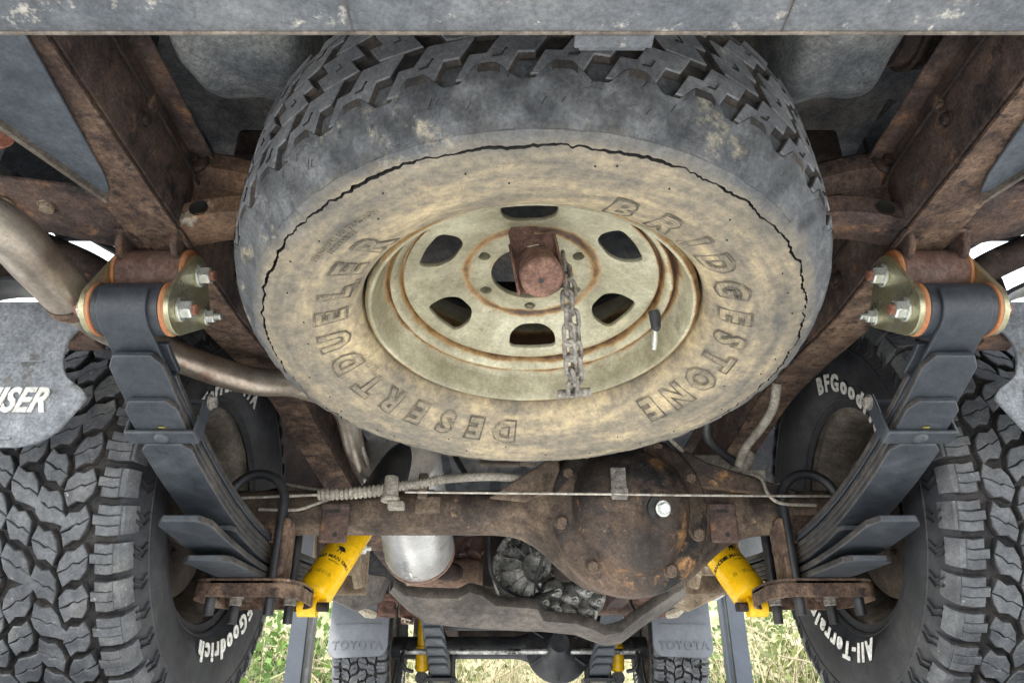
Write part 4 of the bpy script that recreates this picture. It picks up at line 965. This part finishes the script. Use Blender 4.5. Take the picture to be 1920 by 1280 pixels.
    cr = math_('MULTIPLY', math_('SUBTRACT', 1.0, r4.outputs[0]), r5.outputs[0])
    bp = N.new('ShaderNodeBump'); bp.inputs['Strength'].default_value = .5; bp.inputs['Distance'].default_value = .0015; bp.invert = True; L.new(cr, bp.inputs['Height'])
    L.new(b.inputs['Normal'].links[0].from_socket, bp.inputs['Normal']); L.new(bp.outputs[0], b.inputs['Normal'])
    return m
spare_rub = sidewall_mat()
crack_m = mat('open_crack', [(.008, .008, .008), (.02, .018, .016)], 40, .9, 0, .2, 200)
def sipe_letters():
    m = spare_rub.copy(); m.name = 'embossed_letter_rubber'; N = m.node_tree.nodes; L = m.node_tree.links; b = N['Principled BSDF']
    tc = N.new('ShaderNodeTexCoord'); wv = N.new('ShaderNodeTexWave'); wv.wave_type = 'RINGS'; wv.rings_direction = 'Z'; wv.inputs['Scale'].default_value = 70; wv.inputs['Distortion'].default_value = .6
    L.new(tc.outputs['Object'], wv.inputs['Vector'])
    bp = N.new('ShaderNodeBump'); bp.inputs['Strength'].default_value = .9; bp.inputs['Distance'].default_value = .0012; L.new(wv.outputs['Fac'], bp.inputs['Height']); L.new(b.inputs['Normal'].links[0].from_socket, bp.inputs['Normal']); L.new(bp.outputs[0], b.inputs['Normal'])
    return m
letter_m = sipe_letters()
worn_m = mat('worn_tread_top', [(.10, .106, .115), (.145, .15, .158), (.20, .204, .208)], 16, .6, 0, .5, 260, [((.3, .28, .23), 24, .64, .06)], speck=.6)
groove2_m = mat('dirty_tread_groove', [(.018, .017, .017), (.04, .034, .029), (.075, .06, .046)], 14, .9, 0, .4, 160)
rub_m = mat('rubbed_letter_edge', [(.065, .057, .045), (.115, .10, .074), (.22, .18, .12)], 30, .7, 0, .2, 300)
def spare_tyre():
    m = M(); NA = 900; rnd = random.Random(11)
    def jag(i):
        q = 2*PI*i/NA; p = Vector((math.cos(q), math.sin(q), 0))
        return .0035*noise.noise(p*9)+.0026*noise.noise(p*28+Vector((5, 5, 5)))+.0018*noise.noise(p*75)
    def wid(i):
        q = 2*PI*i/NA; p = Vector((math.cos(q), math.sin(q), 0)); return max(.0004, .0011+.0012*noise.noise(p*5+Vector((9, 1, 1)))+.0008*noise.noise(p*40))
    PR = lambda z: float(np.interp(z, [a[1] for a in after], [a[0] for a in after]))
    base = [(.209, .030), (.2125, .008), (.2132, -.004), (.2150, -.012), (.220, -.020), (.229, -.027), (.24, -.034), (.255, -.041), (.27, -.0455), (.285, -.0485), (.30, -.0505), (.309, -.0505)]
    crk = .320
    after = [(.3275, -.0455), (.332, -.0425), (.3325, -.0405), (.341, -.033), (.348, -.024), (.354, -.013), (.359, -.002), (.363, .009), (.3655, .020), (.367, .030), (.3675, .042), (.368, .06), (.368, .085), (.368, .11), (.367, .124)]
    rest = [(.362, .145), (.350, .168), (.33, .19), (.30, .203), (.26, .198), (.22, .172), (.205, .150)]
    vs = []; k = None; mats = None
    for i in range(NA):
        q = 2*PI*i/NA; j = jag(i); w_ = wid(i); row = list(base)
        row += [(crk-.004+j, -.0497), (crk-w_+j, -.0492), (crk-w_*.5+j, -.040), (crk+w_*.3+j, -.040), (crk+w_+j, -.0480), (crk+.0035+j*.7, -.0472)]
        # shoulder scallops and moulded ring segments
        ph_ = (i/NA*34) % 1.0
        zg = 4*abs(((i/NA*34+.2) % 1)-.5)-1; zo = .003+.0085*max(-1, min(1, zg*1.9))
        zs = [-.0455, -.0425, -.0405, -.0345, -.029]+[-.029+(zo+.029)*t for t in (.2, .4, .6, .8, 1.0)]
        for z_ in zs:
            r_ = PR(z_); d_ = 0
            t = (z_+.021)/.0135; u = (ph_-.5)/.21; e = t*t+u*u
            if e < 1.4: w9 = min(1, (1.4-e)/1.0); d_ = .0058*w9*w9*(3-2*w9)
            if -.043 < z_ < -.040: d_ = -.0016 if .14 < ph_ < .86 else 0
            nn = .0012*noise.noise(Vector((math.cos(q)*14, math.sin(q)*14, r_*60)))
            row.append((r_-d_*.8+nn*.3, z_+d_*.6+nn*(z_ < 0)))
        row += [(PR(zo+.001)-.0008, zo+.001), (PR(zo)-.0066, zo+.0025)]
        row += [(PR(z_)-.0068, z_) for z_ in (.018, .03, .045, .06, .076, .092, .107, .120)]
        row += [(.3665, .128), (.367, .132)]
        row += rest
        if k is None: k = len(row)
        for r_, z_ in row: vs.append((r_*math.cos(q), r_*math.sin(q), z_))
    nb = len(base)
    b0 = len(m.v); m.v += vs
    for i in range(NA):
        i2 = (i+1) % NA
        for jx in range(k-1):
            m.f.append([i*k+jx, i*k+jx+1, i2*k+jx+1, i2*k+jx]); m.m.append(1 if jx in (nb+1, nb+2, nb+3) else 5 if 20+nb-10+nb*0 <= jx < k-len(rest)-2 and vs[i*k+jx][2] > .001 else 0)
    # worn Z blocks on the tread
    N_ = 34; Rt = .3612
    def emit(poly, q0, hh, mi=0, dr=.0022):
        n = len(poly); vs = []
        cx = sum(p[0] for p in poly)/n; cy = sum(p[1] for p in poly)/n
        area = sum(poly[i][0]*poly[(i+1) % n][1]-poly[(i+1) % n][0]*poly[i][1] for i in range(n)); sg = 1 if area > 0 else -1
        for kk, z in ((dr, -.002), (0, hh-.0015), (-.0012, hh)):
            for i in range(n):
                a = Vector(poly[i-1]); b = Vector(poly[i]); c = Vector(poly[(i+1) % n]); e1 = (b-a).normalized(); e2 = (c-b).normalized(); nn = Vector((e1.y+e2.y, -e1.x-e2.x))
                nn = nn.normalized() if nn.length > .2 else Vector((0, 0))
                p = b+nn*kk*sg; q = q0+p[1]/Rt; r_ = PR(.076+p[0])-.0068+z; vs.append((r_*math.cos(q), r_*math.sin(q), .076+p[0]))
        b_ = len(m.v); m.v += vs
        for fi, f in enumerate([(r2*n+i, r2*n+(i+1) % n, (r2+1)*n+(i+1) % n, (r2+1)*n+i) for r2 in (0, 1) for i in range(n)]+[tuple(range(2*n, 3*n))]): m.f.append([b_+x for x in f]); m.m.append(mi if mi else (5 if fi < n else 4))
    sk = .55
    for i in range(N_):
        q0 = 2*PI*i/N_; hh = .0066
        for row_, (sx, sgn) in enumerate(((-.053, 1), (-.003, -1), (.047, 1))):
            Z = [(-.0238, -.0305), (.001, -.0305), (.001, -.0150), (.0238, -.0150), (.0238, .0300), (-.001, .0300), (-.001, .0150), (-.0238, .0150)]
            P = [(sx+x, (y+sk*x*sgn)*.98) for x, y in Z]
            emit(P, q0+(PI/N_ if row_ == 1 else 0), hh)
            S = [(-.0045, -.007), (-.0035, -.007), (-.0035, .001), (.005, .001), (.005, .002), (-.0045, .002)]
            emit([(sx+x, y+sk*x*sgn) for x, y in S], q0+(PI/N_ if row_ == 1 else 0), hh+.0006, 1, .0)
        for sd in ():
            P = [(sd*.061, -.031), (sd*.072, -.036), (sd*.088, -.031), (sd*.088, .010), (sd*.074, .013), (sd*.072, .003), (sd*.061, .001)]
            emit(P, q0+(.35 if sd < 0 else .8)*2*PI/N_, hh*.9)
            S = [(sd*.068, -.017), (sd*.069, -.017), (sd*.078, -.008), (sd*.0775, -.007)]
            emit(S, q0+(.35 if sd < 0 else .8)*2*PI/N_, hh*.9+.0004, 1, .0)
    # short cuts in the shoulder and vent nibs
    for i in range(70):
        q = rnd.uniform(0, 2*PI); r0 = rnd.uniform(.345, .364); L_ = rnd.uniform(.004, .009); z_ = -.03+(r0-.343)*2.1
        r0 = min(r0, .358); zz = np.interp(r0, [a[0] for a in after[:10]], [a[1] for a in after[:10]])
        vs = []
        for t in (0, .5, 1):
            rr_ = r0; z2 = zz+t*L_*.9; r3 = np.interp(z2, [a[1] for a in after], [a[0] for a in after])+.0006
            for d_ in (-.0005, .0005): vs.append((r3*math.cos(q+t*.012+d_/.36), r3*math.sin(q+t*.012+d_/.36), z2))
        b_ = len(m.v); m.v += vs; m.f += [[b_, b_+1, b_+3, b_+2], [b_+2, b_+3, b_+5, b_+4]]; m.m += [1, 1]
    for i in range(34):
        q = 2*PI*i/34+rnd.uniform(-.08, .08); r_ = rnd.choice((.296, .302, .275, .306)); z_ = np.interp(r_, [a[0] for a in base], [a[1] for a in base])
        m.cur = 1; m.tube([(r_*math.cos(q), r_*math.sin(q), z_+.002), (r_*math.cos(q), r_*math.sin(q), z_-.0010)], .0010, 6); m.cur = 0
    # lettering
    def face_z(r_): return float(np.interp(r_, [a[0] for a in base], [a[1] for a in base]))
    def word(ch, ang, rc, size, up=.0, fillm=2, outline=True, weight=.0, ext=.0006):
        vs, fs = text_mesh(ch, size, ext, weight=weight, res=3)
        sq = 1.0
        def mp(vs, dz):
            o = []
            for x, y, z in vs:
                r_ = rc+y; a = R(ang)-x*sq/(rc+.012); px, pv = r_*math.cos(a), r_*math.sin(a)
                o.append((px, -pv, face_z(r_)-dz-z))
            return o
        m.cur = fillm; m.add(mp(vs, .0006), fs)
        if outline:
            vs, fs = text_mesh(ch, size, .0, weight=weight+.0016, bev=.0012, fill=False, res=2); m.cur = 3; m.add(mp(vs, .0016), fs)
    BS = 'BRIDGESTONE'; an = [70.2, 58.0, 47.5, 37.0, 24.5, 12.0, 0.5, -10.5, -21.5, -33.5, -44.5]
    for ch, a in zip(BS, an): word(ch, a, .2300, .0445, weight=.0012, ext=.0012)
    for ch, a in zip('DESERT', [-98.5, -109, -120, -131, -142.5, -154]): word(ch, a, .2300, .0445, weight=.0012, ext=.0012)
    for ch, a in zip('DUELER', [-168, -180, -191.5, -202.5, -214, -226]): word(ch, a, .2300, .0445, weight=.0012, ext=.0012)
    for w_, a, rc, sz in (('HR78-15', -161, .2215, .013), ('TREADWEAR 100  TRACTION', -226, .283, .0085), ('TEMPERATURE', -224, .2745, .0075), ('TUBELESS', -203, .2205, .010)):
        word(w_, a, rc, sz, outline=False, weight=.0001, ext=.0008, fillm=0)
    m.cur = 0
    return m.build('tyre', [spare_rub, crack_m, letter_m, rub_m, worn_m, groove2_m], SPR, smooth=32, origin=(0, 0, 0), recalc=True)
spare_tyre()
def rim_mat():
    return mat('cream_wheel_paint', [(.21, .19, .12), (.34, .315, .215), (.48, .455, .33)], 8, .42, .25, .25, 140, [((.52, .42, .22), 5, .60, .12), ((.22, .13, .07), 44, .66, .05), ((.2, .17, .12), 90, .66, .05), ((.27, .245, .19), 18, .6, .1)], speck=0.38)
def ringed(m, rings, n_amp=.5):
    nt = m.node_tree; N = nt.nodes; L = nt.links; b = N['Principled BSDF']; base = b.inputs['Base Color'].links[0].from_socket
    def mth(op, a, b_=None):
        n = N.new('ShaderNodeMath'); n.operation = op
        for i, v in enumerate((a, b_)):
            if v is None: continue
            if hasattr(v, 'links'): L.new(v, n.inputs[i])
            else: n.inputs[i].default_value = v
        return n.outputs[0]
    tc = N.new('ShaderNodeTexCoord'); sx = N.new('ShaderNodeSeparateXYZ'); L.new(tc.outputs['Object'], sx.inputs[0])
    rr = mth('SQRT', mth('ADD', mth('MULTIPLY', sx.outputs[0], sx.outputs[0]), mth('MULTIPLY', sx.outputs[1], sx.outputs[1])))
    ns = N.new('ShaderNodeTexNoise'); ns.inputs['Scale'].default_value = 38; ns.inputs['Detail'].default_value = 9; ns.inputs['Roughness'].default_value = .75; L.new(tc.outputs['Object'], ns.inputs['Vector'])
    nb = N.new('ShaderNodeTexNoise'); nb.inputs['Scale'].default_value = 7; nb.inputs['Detail'].default_value = 3; L.new(tc.outputs['Object'], nb.inputs['Vector'])
    tot = None
    for r0, w_, amp in rings:
        e = mth('DIVIDE', mth('SUBTRACT', rr, r0), w_); e = mth('MULTIPLY', mth('POWER', 2.718, mth('MULTIPLY', mth('MULTIPLY', e, e), -1.0)), amp)
        tot = e if tot is None else mth('MAXIMUM', tot, e)
    v = mth('ADD', mth('ADD', tot, mth('MULTIPLY', mth('SUBTRACT', ns.outputs['Fac'], .5), 1.5)), mth('MULTIPLY', mth('SUBTRACT', nb.outputs['Fac'], .5), 1.6))
    rp = N.new('ShaderNodeValToRGB'); el = rp.color_ramp.elements; el[0].position = .38; el[0].color = (0, 0, 0, 1); el[1].position = .62; el[1].color = (1, 1, 1, 1); L.new(v, rp.inputs['Fac'])
    rc = N.new('ShaderNodeValToRGB'); el = rc.color_ramp.elements; el[0].position = .45; el[0].color = (.42, .25, .09, 1); el[1].position = 1.0; el[1].color = (.07, .035, .02, 1); L.new(v, rc.inputs['Fac'])
    mx = N.new('ShaderNodeMix'); mx.data_type = 'RGBA'; L.new(rp.outputs[0], mx.inputs[0]); L.new(base, mx.inputs[6]); L.new(rc.outputs[0], mx.inputs[7]); L.new(mx.outputs[2], b.inputs['Base Color'])
    mm = N.new('ShaderNodeMapRange'); mm.inputs['To Min'].default_value = .25; mm.inputs['To Max'].default_value = 0; L.new(rp.outputs[0], mm.inputs['Value']); L.new(mm.outputs[0], b.inputs['Metallic'])
    return m
cream = ringed(rim_mat(), [(.086, .0080, .88), (.168, .0042, .88), (.1845, .005, .92), (.055, .003, .45), (.2065, .0035, .6)])
rustcream = mat('rusted_cream_edge', [(.10, .05, .025), (.30, .17, .07), (.5, .42, .28)], 26, .75, .1, .7, 160, [((.5, .3, .1), 40, .55, .08)])
m = M()
m.cur = 0; m.lathe([(.2094, .012), (.2092, .001), (.2078, -.0025), (.2045, -.0045), (.2010, -.0035), (.1990, .000), (.1975, .008), (.1950, .018), (.1925, .028)], (0, 0, 0), (0, 0, 1), 120)
m.lathe([(.1925, .028), (.190, .036), (.187, .0395), (.1855, .0405)], (0, 0, 0), (0, 0, 1), 120)
m.cur = 1; m.lathe([(.1855, .0405), (.184, .0395), (.1825, .036), (.181, .034)], (0, 0, 0), (0, 0, 1), 120)
m.cur = 0; m.lathe([(.181, .034), (.178, .0345), (.174, .038), (.171, .044), (.1695, .050)], (0, 0, 0), (0, 0, 1), 120)
m.cur = 1; m.lathe([(.1695, .050), (.168, .0525), (.166, .052), (.164, .049)], (0, 0, 0), (0, 0, 1), 120)
m.cur = 0; m.lathe([(.19, .045), (.186, .07), (.186, .10), (.20, .14), (.205, .15)], (0, 0, 0), (0, 0, 1), 90)
rim = m.build('rim', [cream, cream], SPR, smooth=40, origin=(0, 0, 0))
def rot2(P, a): return [(x*math.cos(a)-y*math.sin(a), x*math.sin(a)+y*math.cos(a)) for x, y in P]
wins = []
for k in range(6):
    Wp = roundpoly([(.104, -.017), (.104, .017), (.118, .033), (.146, .036), (.150, 0), (.146, -.036), (.118, -.033)], .012, 4)
    wins.append(rot2(Wp, R(-(92+60*k))))
lugs = [ring(.070*math.cos(R(30+60*k)), .070*math.sin(R(30+60*k)), .0088, 20) for k in range(6)]
disc_r = .1645
vs, fs = flat_mesh([ring(0, 0, disc_r, 120)]+wins+[ring(0, 0, .078, 60)], .0022, .0012)
def dish(x, y, z):
    r_ = math.hypot(x, y); return (x, y, .044+z-.010*max(0, 1-((r_-.12)/.05)**2) if False else .051+z+.025*(max(0, .165-r_)/.08)**1.2)
vs, fs = refine(vs, fs)
m = M(); m.add([dish(*v) for v in vs], fs); m.build('disc', cream, rim, smooth=40, origin=(0, 0, 0))
bossring = [((.088+.004*math.cos(6*2*PI*i/96))*math.cos(2*PI*i/96), (.088+.004*math.cos(6*2*PI*i/96))*math.sin(2*PI*i/96)) for i in range(96)]
vs, fs = flat_mesh([[(x*.93, y*.93) for x, y in bossring]]+lugs+[ring(0, 0, .0535, 60)], .003, .001)
m = M(); m.cur = 0; m.add([(x, y, z+.0745) for x, y, z in vs], fs)
m.cur = 1; nb = 96
vs = [(x*.915, y*.915, .0705) for x, y in bossring]+[(x*.95, y*.95, .0705) for x, y in bossring]+[(x*.985, y*.985, .0722) for x, y in bossring]+[(x*1.02, y*1.02, .0755) for x, y in bossring]
m.add(vs, [(r2*nb+i, r2*nb+(i+1) % nb, (r2+1)*nb+(i+1) % nb, (r2+1)*nb+i) for r2 in range(3) for i in range(nb)])
m.cur = 0
for lx, ly in [(.070*math.cos(R(30+60*k)), .070*math.sin(R(30+60*k))) for k in range(6)]:
    m.lathe([(.0115, -.0), (.0105, .001), (.0088, .008), (.0085, .014)], (lx, ly, .0702), (0, 0, 1), 20)
m.build('hub_face', [cream, cream], rim, smooth=40, origin=(0, 0, 0))
# valve
va = R(-14); vp = Vector((.172*math.cos(va), -.172*math.sin(va), .040))
m = M(); m.tube([vp, vp+Vector((.001, .008, -.022)), vp+Vector((.0, .0105, -.024))], [.0085, .0065, .0045], 16); vl = m.build('valve', side_m, SPR)
m = M(); m.tube([vp+Vector((0, .0105, -.024)), vp+Vector((-.002, .020, -.045))], .0040, 12); m.tube([vp+Vector((-.002, .020, -.045)), vp+Vector((-.0022, .0215, -.048))], .0032, 12); m.build('valve_cap', bolt_m, vl)

# ------------------------------------------------------------------ carrier with spring plunger and chain
Rm = Matrix.Rotation(ST, 3, 'X')
def SW_(x, v, z): return SC+Rm @ Vector((x, -v, z))   # x right, v towards the photographer's up, z away from the face
CR = empty('spare_wheel_carrier', tuple(SW_(0, 0, .03)))
tag(CR, 'brown rusty hook plate with coil spring and round plunger through the spare hub', 'wheel carrier')
end = at(1016, 548, y=.778)
d = (end-at(994, 432, y=.742)).normalized(); sx = Vector((1, 0, 0)); sx = (sx-d*sx.dot(d)).normalized(); fr = d.cross(sx); fr = fr if fr.y < 0 else -fr
c0 = at(994, 432, y=.742)
def pl(a, b, c): return c0+sx*a+d*b+fr*c
Lb = (end-c0).length
poly = [(-.027, -.002), (-.022, -.008), (.002, -.010), (.008, -.008), (.010, .000), (.004, .002), (.003, .006), (.012, .007), (.026, .005), (.029, .008), (.0285, Lb*.98), (-.0275, Lb*.98)]
slot = [(-.008, .018), (.007, .018), (.007, .025), (-.008, .025)]
vs, fs = flat_mesh([roundpoly(poly, .002, 2), slot], .0018)
m = M(); m.add([pl(x, y, z) for x, y, z in vs], fs)
for e in (-1, 1): m.add([pl(e*.028+a, b, c) for a in (-.0017, .0017) for b, c in ((.012, 0), (.012, .006), (Lb*.55, .020), (Lb*.9, .026), (Lb*.98, .012), (Lb*.98, 0))], [(0, 1, 2, 3, 4, 5), (11, 10, 9, 8, 7, 6)]+[(i, (i+1) % 6, 6+(i+1) % 6, 6+i) for i in range(6)])
hk = m.build('hook_plate', carrier_m, CR, bevel=.0008)
dc = (d*.42+fr*.9).normalized(); q0 = pl(.001, Lb*.50, .0); su = sx; sv = dc.cross(su).normalized()
m = M(); turns = 4; pts = []
for i in range(turns*20+1):
    q = 2*PI*i/20; pts.append(q0+dc*(.006+.032*i/(turns*20))+su*.0195*math.cos(q)+sv*.0195*math.sin(q))
m.tube(pts, .0034, 8); m.build('coil_spring', carrier_m, CR, smooth=60)
m = M(); m.tube([q0, q0+dc*.045], .013, 20); m.build('guide_pin', rust_dark, CR)
ca = q0+dc*.036
m = M(); m.tube([ca, ca+dc*.020, ca+dc*.0225], [.0250, .0250, .0225], 36); m.build('plunger', carrier_m, CR, smooth=40)
m = M(); m.tube([ca+dc*.0224+su*-.002-sv*.003, ca+dc*.0231+su*-.002-sv*.003], .0032, 12); m.build('centre_hole', ink_m, CR)
# chain
CH = empty('carrier_chain', tuple(SW_(.035, .02, .02)))
tag(CH, 'doubled weathered steel chain hanging across the cream rim of the spare', 'chain')
def link(c, dirv, nrm, L_=.026, W_=.0145, r=.0029):
    t = Vector(dirv).normalized(); n_ = Vector(nrm); n_ = (n_-t*n_.dot(t)).normalized(); m = M(); pts = []
    hl = (L_-W_)/2; rw = W_/2-r*.3
    for i in range(10): q = -PI/2+PI*i/9; pts.append((hl+rw*math.cos(q), rw*math.sin(q)))
    for i in range(10): q = PI/2+PI*i/9; pts.append((-hl+rw*math.cos(q), rw*math.sin(q)))
    pts.append(pts[0]); P = [Vector(c)+t*a+n_*b for a, b in pts]
    k = len(P)-1; vs = []; n = 8; B = t.cross(n_)
    for i in range(k):
        T = (P[(i+1) % k]-P[i-1 if i else k-1]).normalized(); Nn = T.cross(B)
        for j in range(n): q = 2*PI*j/n; vs.append(P[i]+(Nn*math.cos(q)+B*math.sin(q))*r)
    m.add(vs, [(i*n+j, i*n+(j+1) % n, ((i+1) % k)*n+(j+1) % n, ((i+1) % k)*n+j) for i in range(k) for j in range(n)])
    m.build('link', chain_m, CH, smooth=60)
def strand(pts, n, off=0):
    P = smooth_path(pts, 20)
    L_ = sum((b-a).length for a, b in zip(P, P[1:])); st = L_/n; acc = 0; k = 0; nxt = st/2; i = 0
    for a, b in zip(P, P[1:]):
        seg = (b-a).length
        while acc+seg >= nxt and k < n:
            c = a+(b-a)*((nxt-acc)/seg); t = (b-a).normalized()
            jt = random.uniform(-.25, .25)
            base = Vector((1, .1, .3)) if (k+off) % 2 else Vector((.25, .75, -.7))
            link(c, t, Matrix.Rotation(jt, 3, t) @ base, L_=st+.0072); k += 1; nxt += st
        acc += seg
strand([at(1056, 478, y=.775), at(1062, 530, y=.765), at(1066, 610, y=.775), at(1070, 680, y=.81), at(1075, 735, y=.862)], 10)
strand([at(1068, 528, y=.77), at(1076, 610, y=.782), at(1082, 680, y=.815), at(1079, 735, y=.866)], 8, 1)
p = at(1077, 739, y=.92); m = M(); pe = at(1077, 738, y=.872)
m.tube([pe+Vector((-.022, 0, -.001)), pe+Vector((.021, 0, .003))], .0058, 16); m.build('cross_bar', chain_m, CH, bevel=.001)

# ------------------------------------------------------------------ the hoist
HO = empty('car_hoist', (0, 2.9, -H)); tag(HO, 'four-post car hoist with blue-grey steel columns carrying the truck', 'car hoist')
for s in (-1, 1):
    xo = s*1.40
    zt = .785
    m = M(); m.box((xo, 5.07, (zt-H)/2), (.105, .09, zt+H)); c_ = m.build('column', post_m, HO, bevel=.004)
    m = M(); m.box((xo-s*.079, 5.06, (zt-H)/2), (.035, .012, zt+H-.02)); m.box((xo-s*.099, 5.03, (zt-H)/2), (.012, .07, zt+H-.01)); m.build('locking_ladder', post_m if s > 0 else black_m, c_, bevel=.002)
    m = M(); m.box((xo-s*.02, 5.05, zt+.006), (.20, .13, .012)); m.build('cap_plate', flap2_m, c_, bevel=.002)
    m = M(); m.hexnut((xo-s*.0, 5.022, zt-.03), (0, -1, 0), .012, .012); m.hexnut((xo-s*.09, 4.99, zt-.02), (0, -1, 0), .012, .012); m.build('bolt', bolt_m, c_)
    m = M(); m.box((s*.78, 2.75, -.085), (.42, 4.75, .09)); m.box((s*.595, 2.75, -.065), (.02, 4.75, .11)); m.box((s*.985, 2.75, -.065), (.02, 4.75, .11)); m.build('runway', flap2_m, HO, bevel=.004)
m = M(); m.box((0, 5.07, -.18), (2.7, .11, .10)); m.box((0, .28, -.18), (2.7, .11, .10)); m.build('cross_beam', post_m, HO, bevel=.004)

# ------------------------------------------------------------------ vegetation behind
def leafmat(name, a, b, tr=.35):
    m = bpy.data.materials.new(name); m.use_nodes = True; N = m.node_tree.nodes; L = m.node_tree.links; bs = N['Principled BSDF']
    g = N.new('ShaderNodeNewGeometry'); rp = N.new('ShaderNodeValToRGB'); rp.color_ramp.elements[0].color = C(a); rp.color_ramp.elements[1].color = C(b); L.new(g.outputs['Random Per Island'], rp.inputs['Fac']); L.new(rp.outputs[0], bs.inputs['Base Color']); bs.inputs['Roughness'].default_value = .5
    t = N.new('ShaderNodeBsdfTranslucent'); L.new(rp.outputs[0], t.inputs['Color']); mx = N.new('ShaderNodeMixShader'); mx.inputs[0].default_value = tr; L.new(bs.outputs[0], mx.inputs[1]); L.new(t.outputs[0], mx.inputs[2]); L.new(mx.outputs[0], N['Material Output'].inputs['Surface']); return m
green = leafmat('fresh_green_leaf', (.04, .10, .018), (.16, .25, .05)); yel = leafmat('yellowing_leaf', (.07, .11, .025), (.24, .26, .08)); straw = leafmat('dry_straw', (.15, .125, .065), (.40, .34, .20), .15)
stemm = mat('grey_twig', [(.14, .11, .08), (.3, .25, .18)], 20, .9, 0, .2, 100)
def bush(x, y, z0, rx, ry, hz, nleaf, ma, label, seed, lsz=.075):
    rnd = random.Random(seed); root = empty('bush', (x, y, z0)); tag(root, label, 'bush', 'bushes behind the hoist')
    st = M(); tips = []
    for i in range(26):
        a = rnd.uniform(0, 2*PI); e = rnd.uniform(.2, 1); L_ = hz*rnd.uniform(.6, 1.05)
        p0 = Vector((x+rnd.uniform(-.1, .1), y+rnd.uniform(-.1, .1), z0)); p1 = p0+Vector((rx*e*math.cos(a)*.5, ry*e*math.sin(a)*.5, L_*.6)); p2 = p0+Vector((rx*e*math.cos(a), ry*e*math.sin(a), L_))
        pp = smooth_path([p0, p1, p2], 5); st.tube(pp, [.012-.010*j/len(pp) for j in range(len(pp))], 5, cap=False); tips += pp[3:]
    st.build('stem', stemm, root)
    lv = M()
    for i in range(nleaf):
        c = rnd.choice(tips)+Vector((rnd.gauss(0, rx*.16), rnd.gauss(0, ry*.16), rnd.gauss(0, hz*.06)))
        L_ = lsz*rnd.uniform(.6, 1.3); wd = L_*rnd.uniform(.3, .42)
        u = Vector((rnd.gauss(0, 1), rnd.gauss(0, 1), rnd.gauss(-.3, .6))).normalized(); v = u.cross(Vector((rnd.gauss(0, 1), rnd.gauss(0, 1), rnd.gauss(0, .5)))).normalized(); w2 = u.cross(v)
        lv.add([c, c+u*L_*.35+v*wd-w2*.006, c+u*L_, c+u*L_*.35-v*wd-w2*.006, c+u*L_*.4+w2*.004], [(0, 1, 4), (1, 2, 4), (2, 3, 4), (3, 0, 4)])
    lv.build('foliage', ma, root, smooth=0, recalc=False)
bush(-2.35, 7.6, -H, 1.0, .7, 2.5, 4200, green, 'fresh green leafy bush beside the left hoist column', 1, .085)
bush(-3.6, 8.6, -H, 1.2, .8, 2.8, 3600, green, 'darker bush at the far left behind the left rear tyre', 2)
bush(-1.2, 8.4, -H, .9, .7, 2.5, 3000, yel, 'yellow-green bush right of the left hoist column', 3)
bush(.2, 8.8, -H, 1.2, .7, 2.3, 3000, yel, 'low thin bush seen under the front axle', 4)
bush(1.75, 8.3, -H, .8, .6, 2.5, 2200, green, 'sparse green bush left of the right hoist column', 5)
bush(2.9, 7.9, -H, 1.0, .7, 2.7, 2400, yel, 'yellowing bush right of the right hoist column', 6)
bush(4.1, 8.8, -H, 1.2, .8, 2.9, 3000, green, 'bush at the far right behind the right rear tyre', 7)
gr = M(); rnd = random.Random(9)
for i in range(9000):
    x = rnd.uniform(-5.5, 5.5); y = rnd.uniform(7.0, 9.8); h_ = rnd.uniform(1.5, 3.05); lean = Vector((rnd.gauss(0, .42), rnd.gauss(0, .25), 0))
    p0 = Vector((x, y, -H)); wv = rnd.uniform(.004, .010); a = rnd.uniform(0, PI); sd = Vector((math.cos(a), math.sin(a), 0))*wv; vs = []
    bend = rnd.uniform(.3, 1.6)
    for t in (0, .3, .55, .78, 1):
        c = p0+Vector((0, 0, h_*t-.35*h_*bend*.3*t**4))+lean*h_*.5*t**1.8; k = 1-.85*t; vs += [c-sd*k, c+sd*k]
    gr.add(vs, [(0, 1, 3, 2), (2, 3, 5, 4), (4, 5, 7, 6), (6, 7, 9, 8)])
o = gr.build('dry_grass', straw, None, smooth=0, recalc=False); tag(o, 'tall tangled dry grass and straw behind the hoist', 'dry grass', kind='stuff')
m = M(); rnd = random.Random(21)
for i in range(160):
    x = rnd.uniform(-5, 5); y = rnd.uniform(6.9, 9.0); z = rnd.uniform(-.3, 1.1); d_ = Vector((rnd.gauss(0, 1), rnd.gauss(0, .3), rnd.gauss(.2, .6))).normalized(); L_ = rnd.uniform(.5, 1.4)
    m.tube(smooth_path([Vector((x, y, z)), Vector((x, y, z))+d_*L_*.5+Vector((0, 0, rnd.uniform(-.1, .15))), Vector((x, y, z))+d_*L_+Vector((0, 0, rnd.uniform(-.3, .1)))], 4), [.008]*5+[.006]*4, 5)
o = m.build('dead_twigs', straw, None); tag(o, 'criss-crossed pale dead stalks in the undergrowth', 'dead twigs', kind='stuff')
m = M()
def hill(a, b):
    x = (a-.5)*60; y = 9.6+b*22; z = -H+3.9*min(1, b*5)+1.0*b+.25*noise.noise(Vector((x*.5, y*.5, 0))); return (x, y, z)
m.grid(hill, 80, 40); o = m.build('grassy_bank', mat('bank_ground_cover', [(.10, .12, .05), (.24, .24, .12), (.38, .34, .2)], 3, .9, 0, .8, 20, bumpdist=.03), None, recalc=False); tag(o, 'overgrown bank rising behind the bushes', kind='structure')
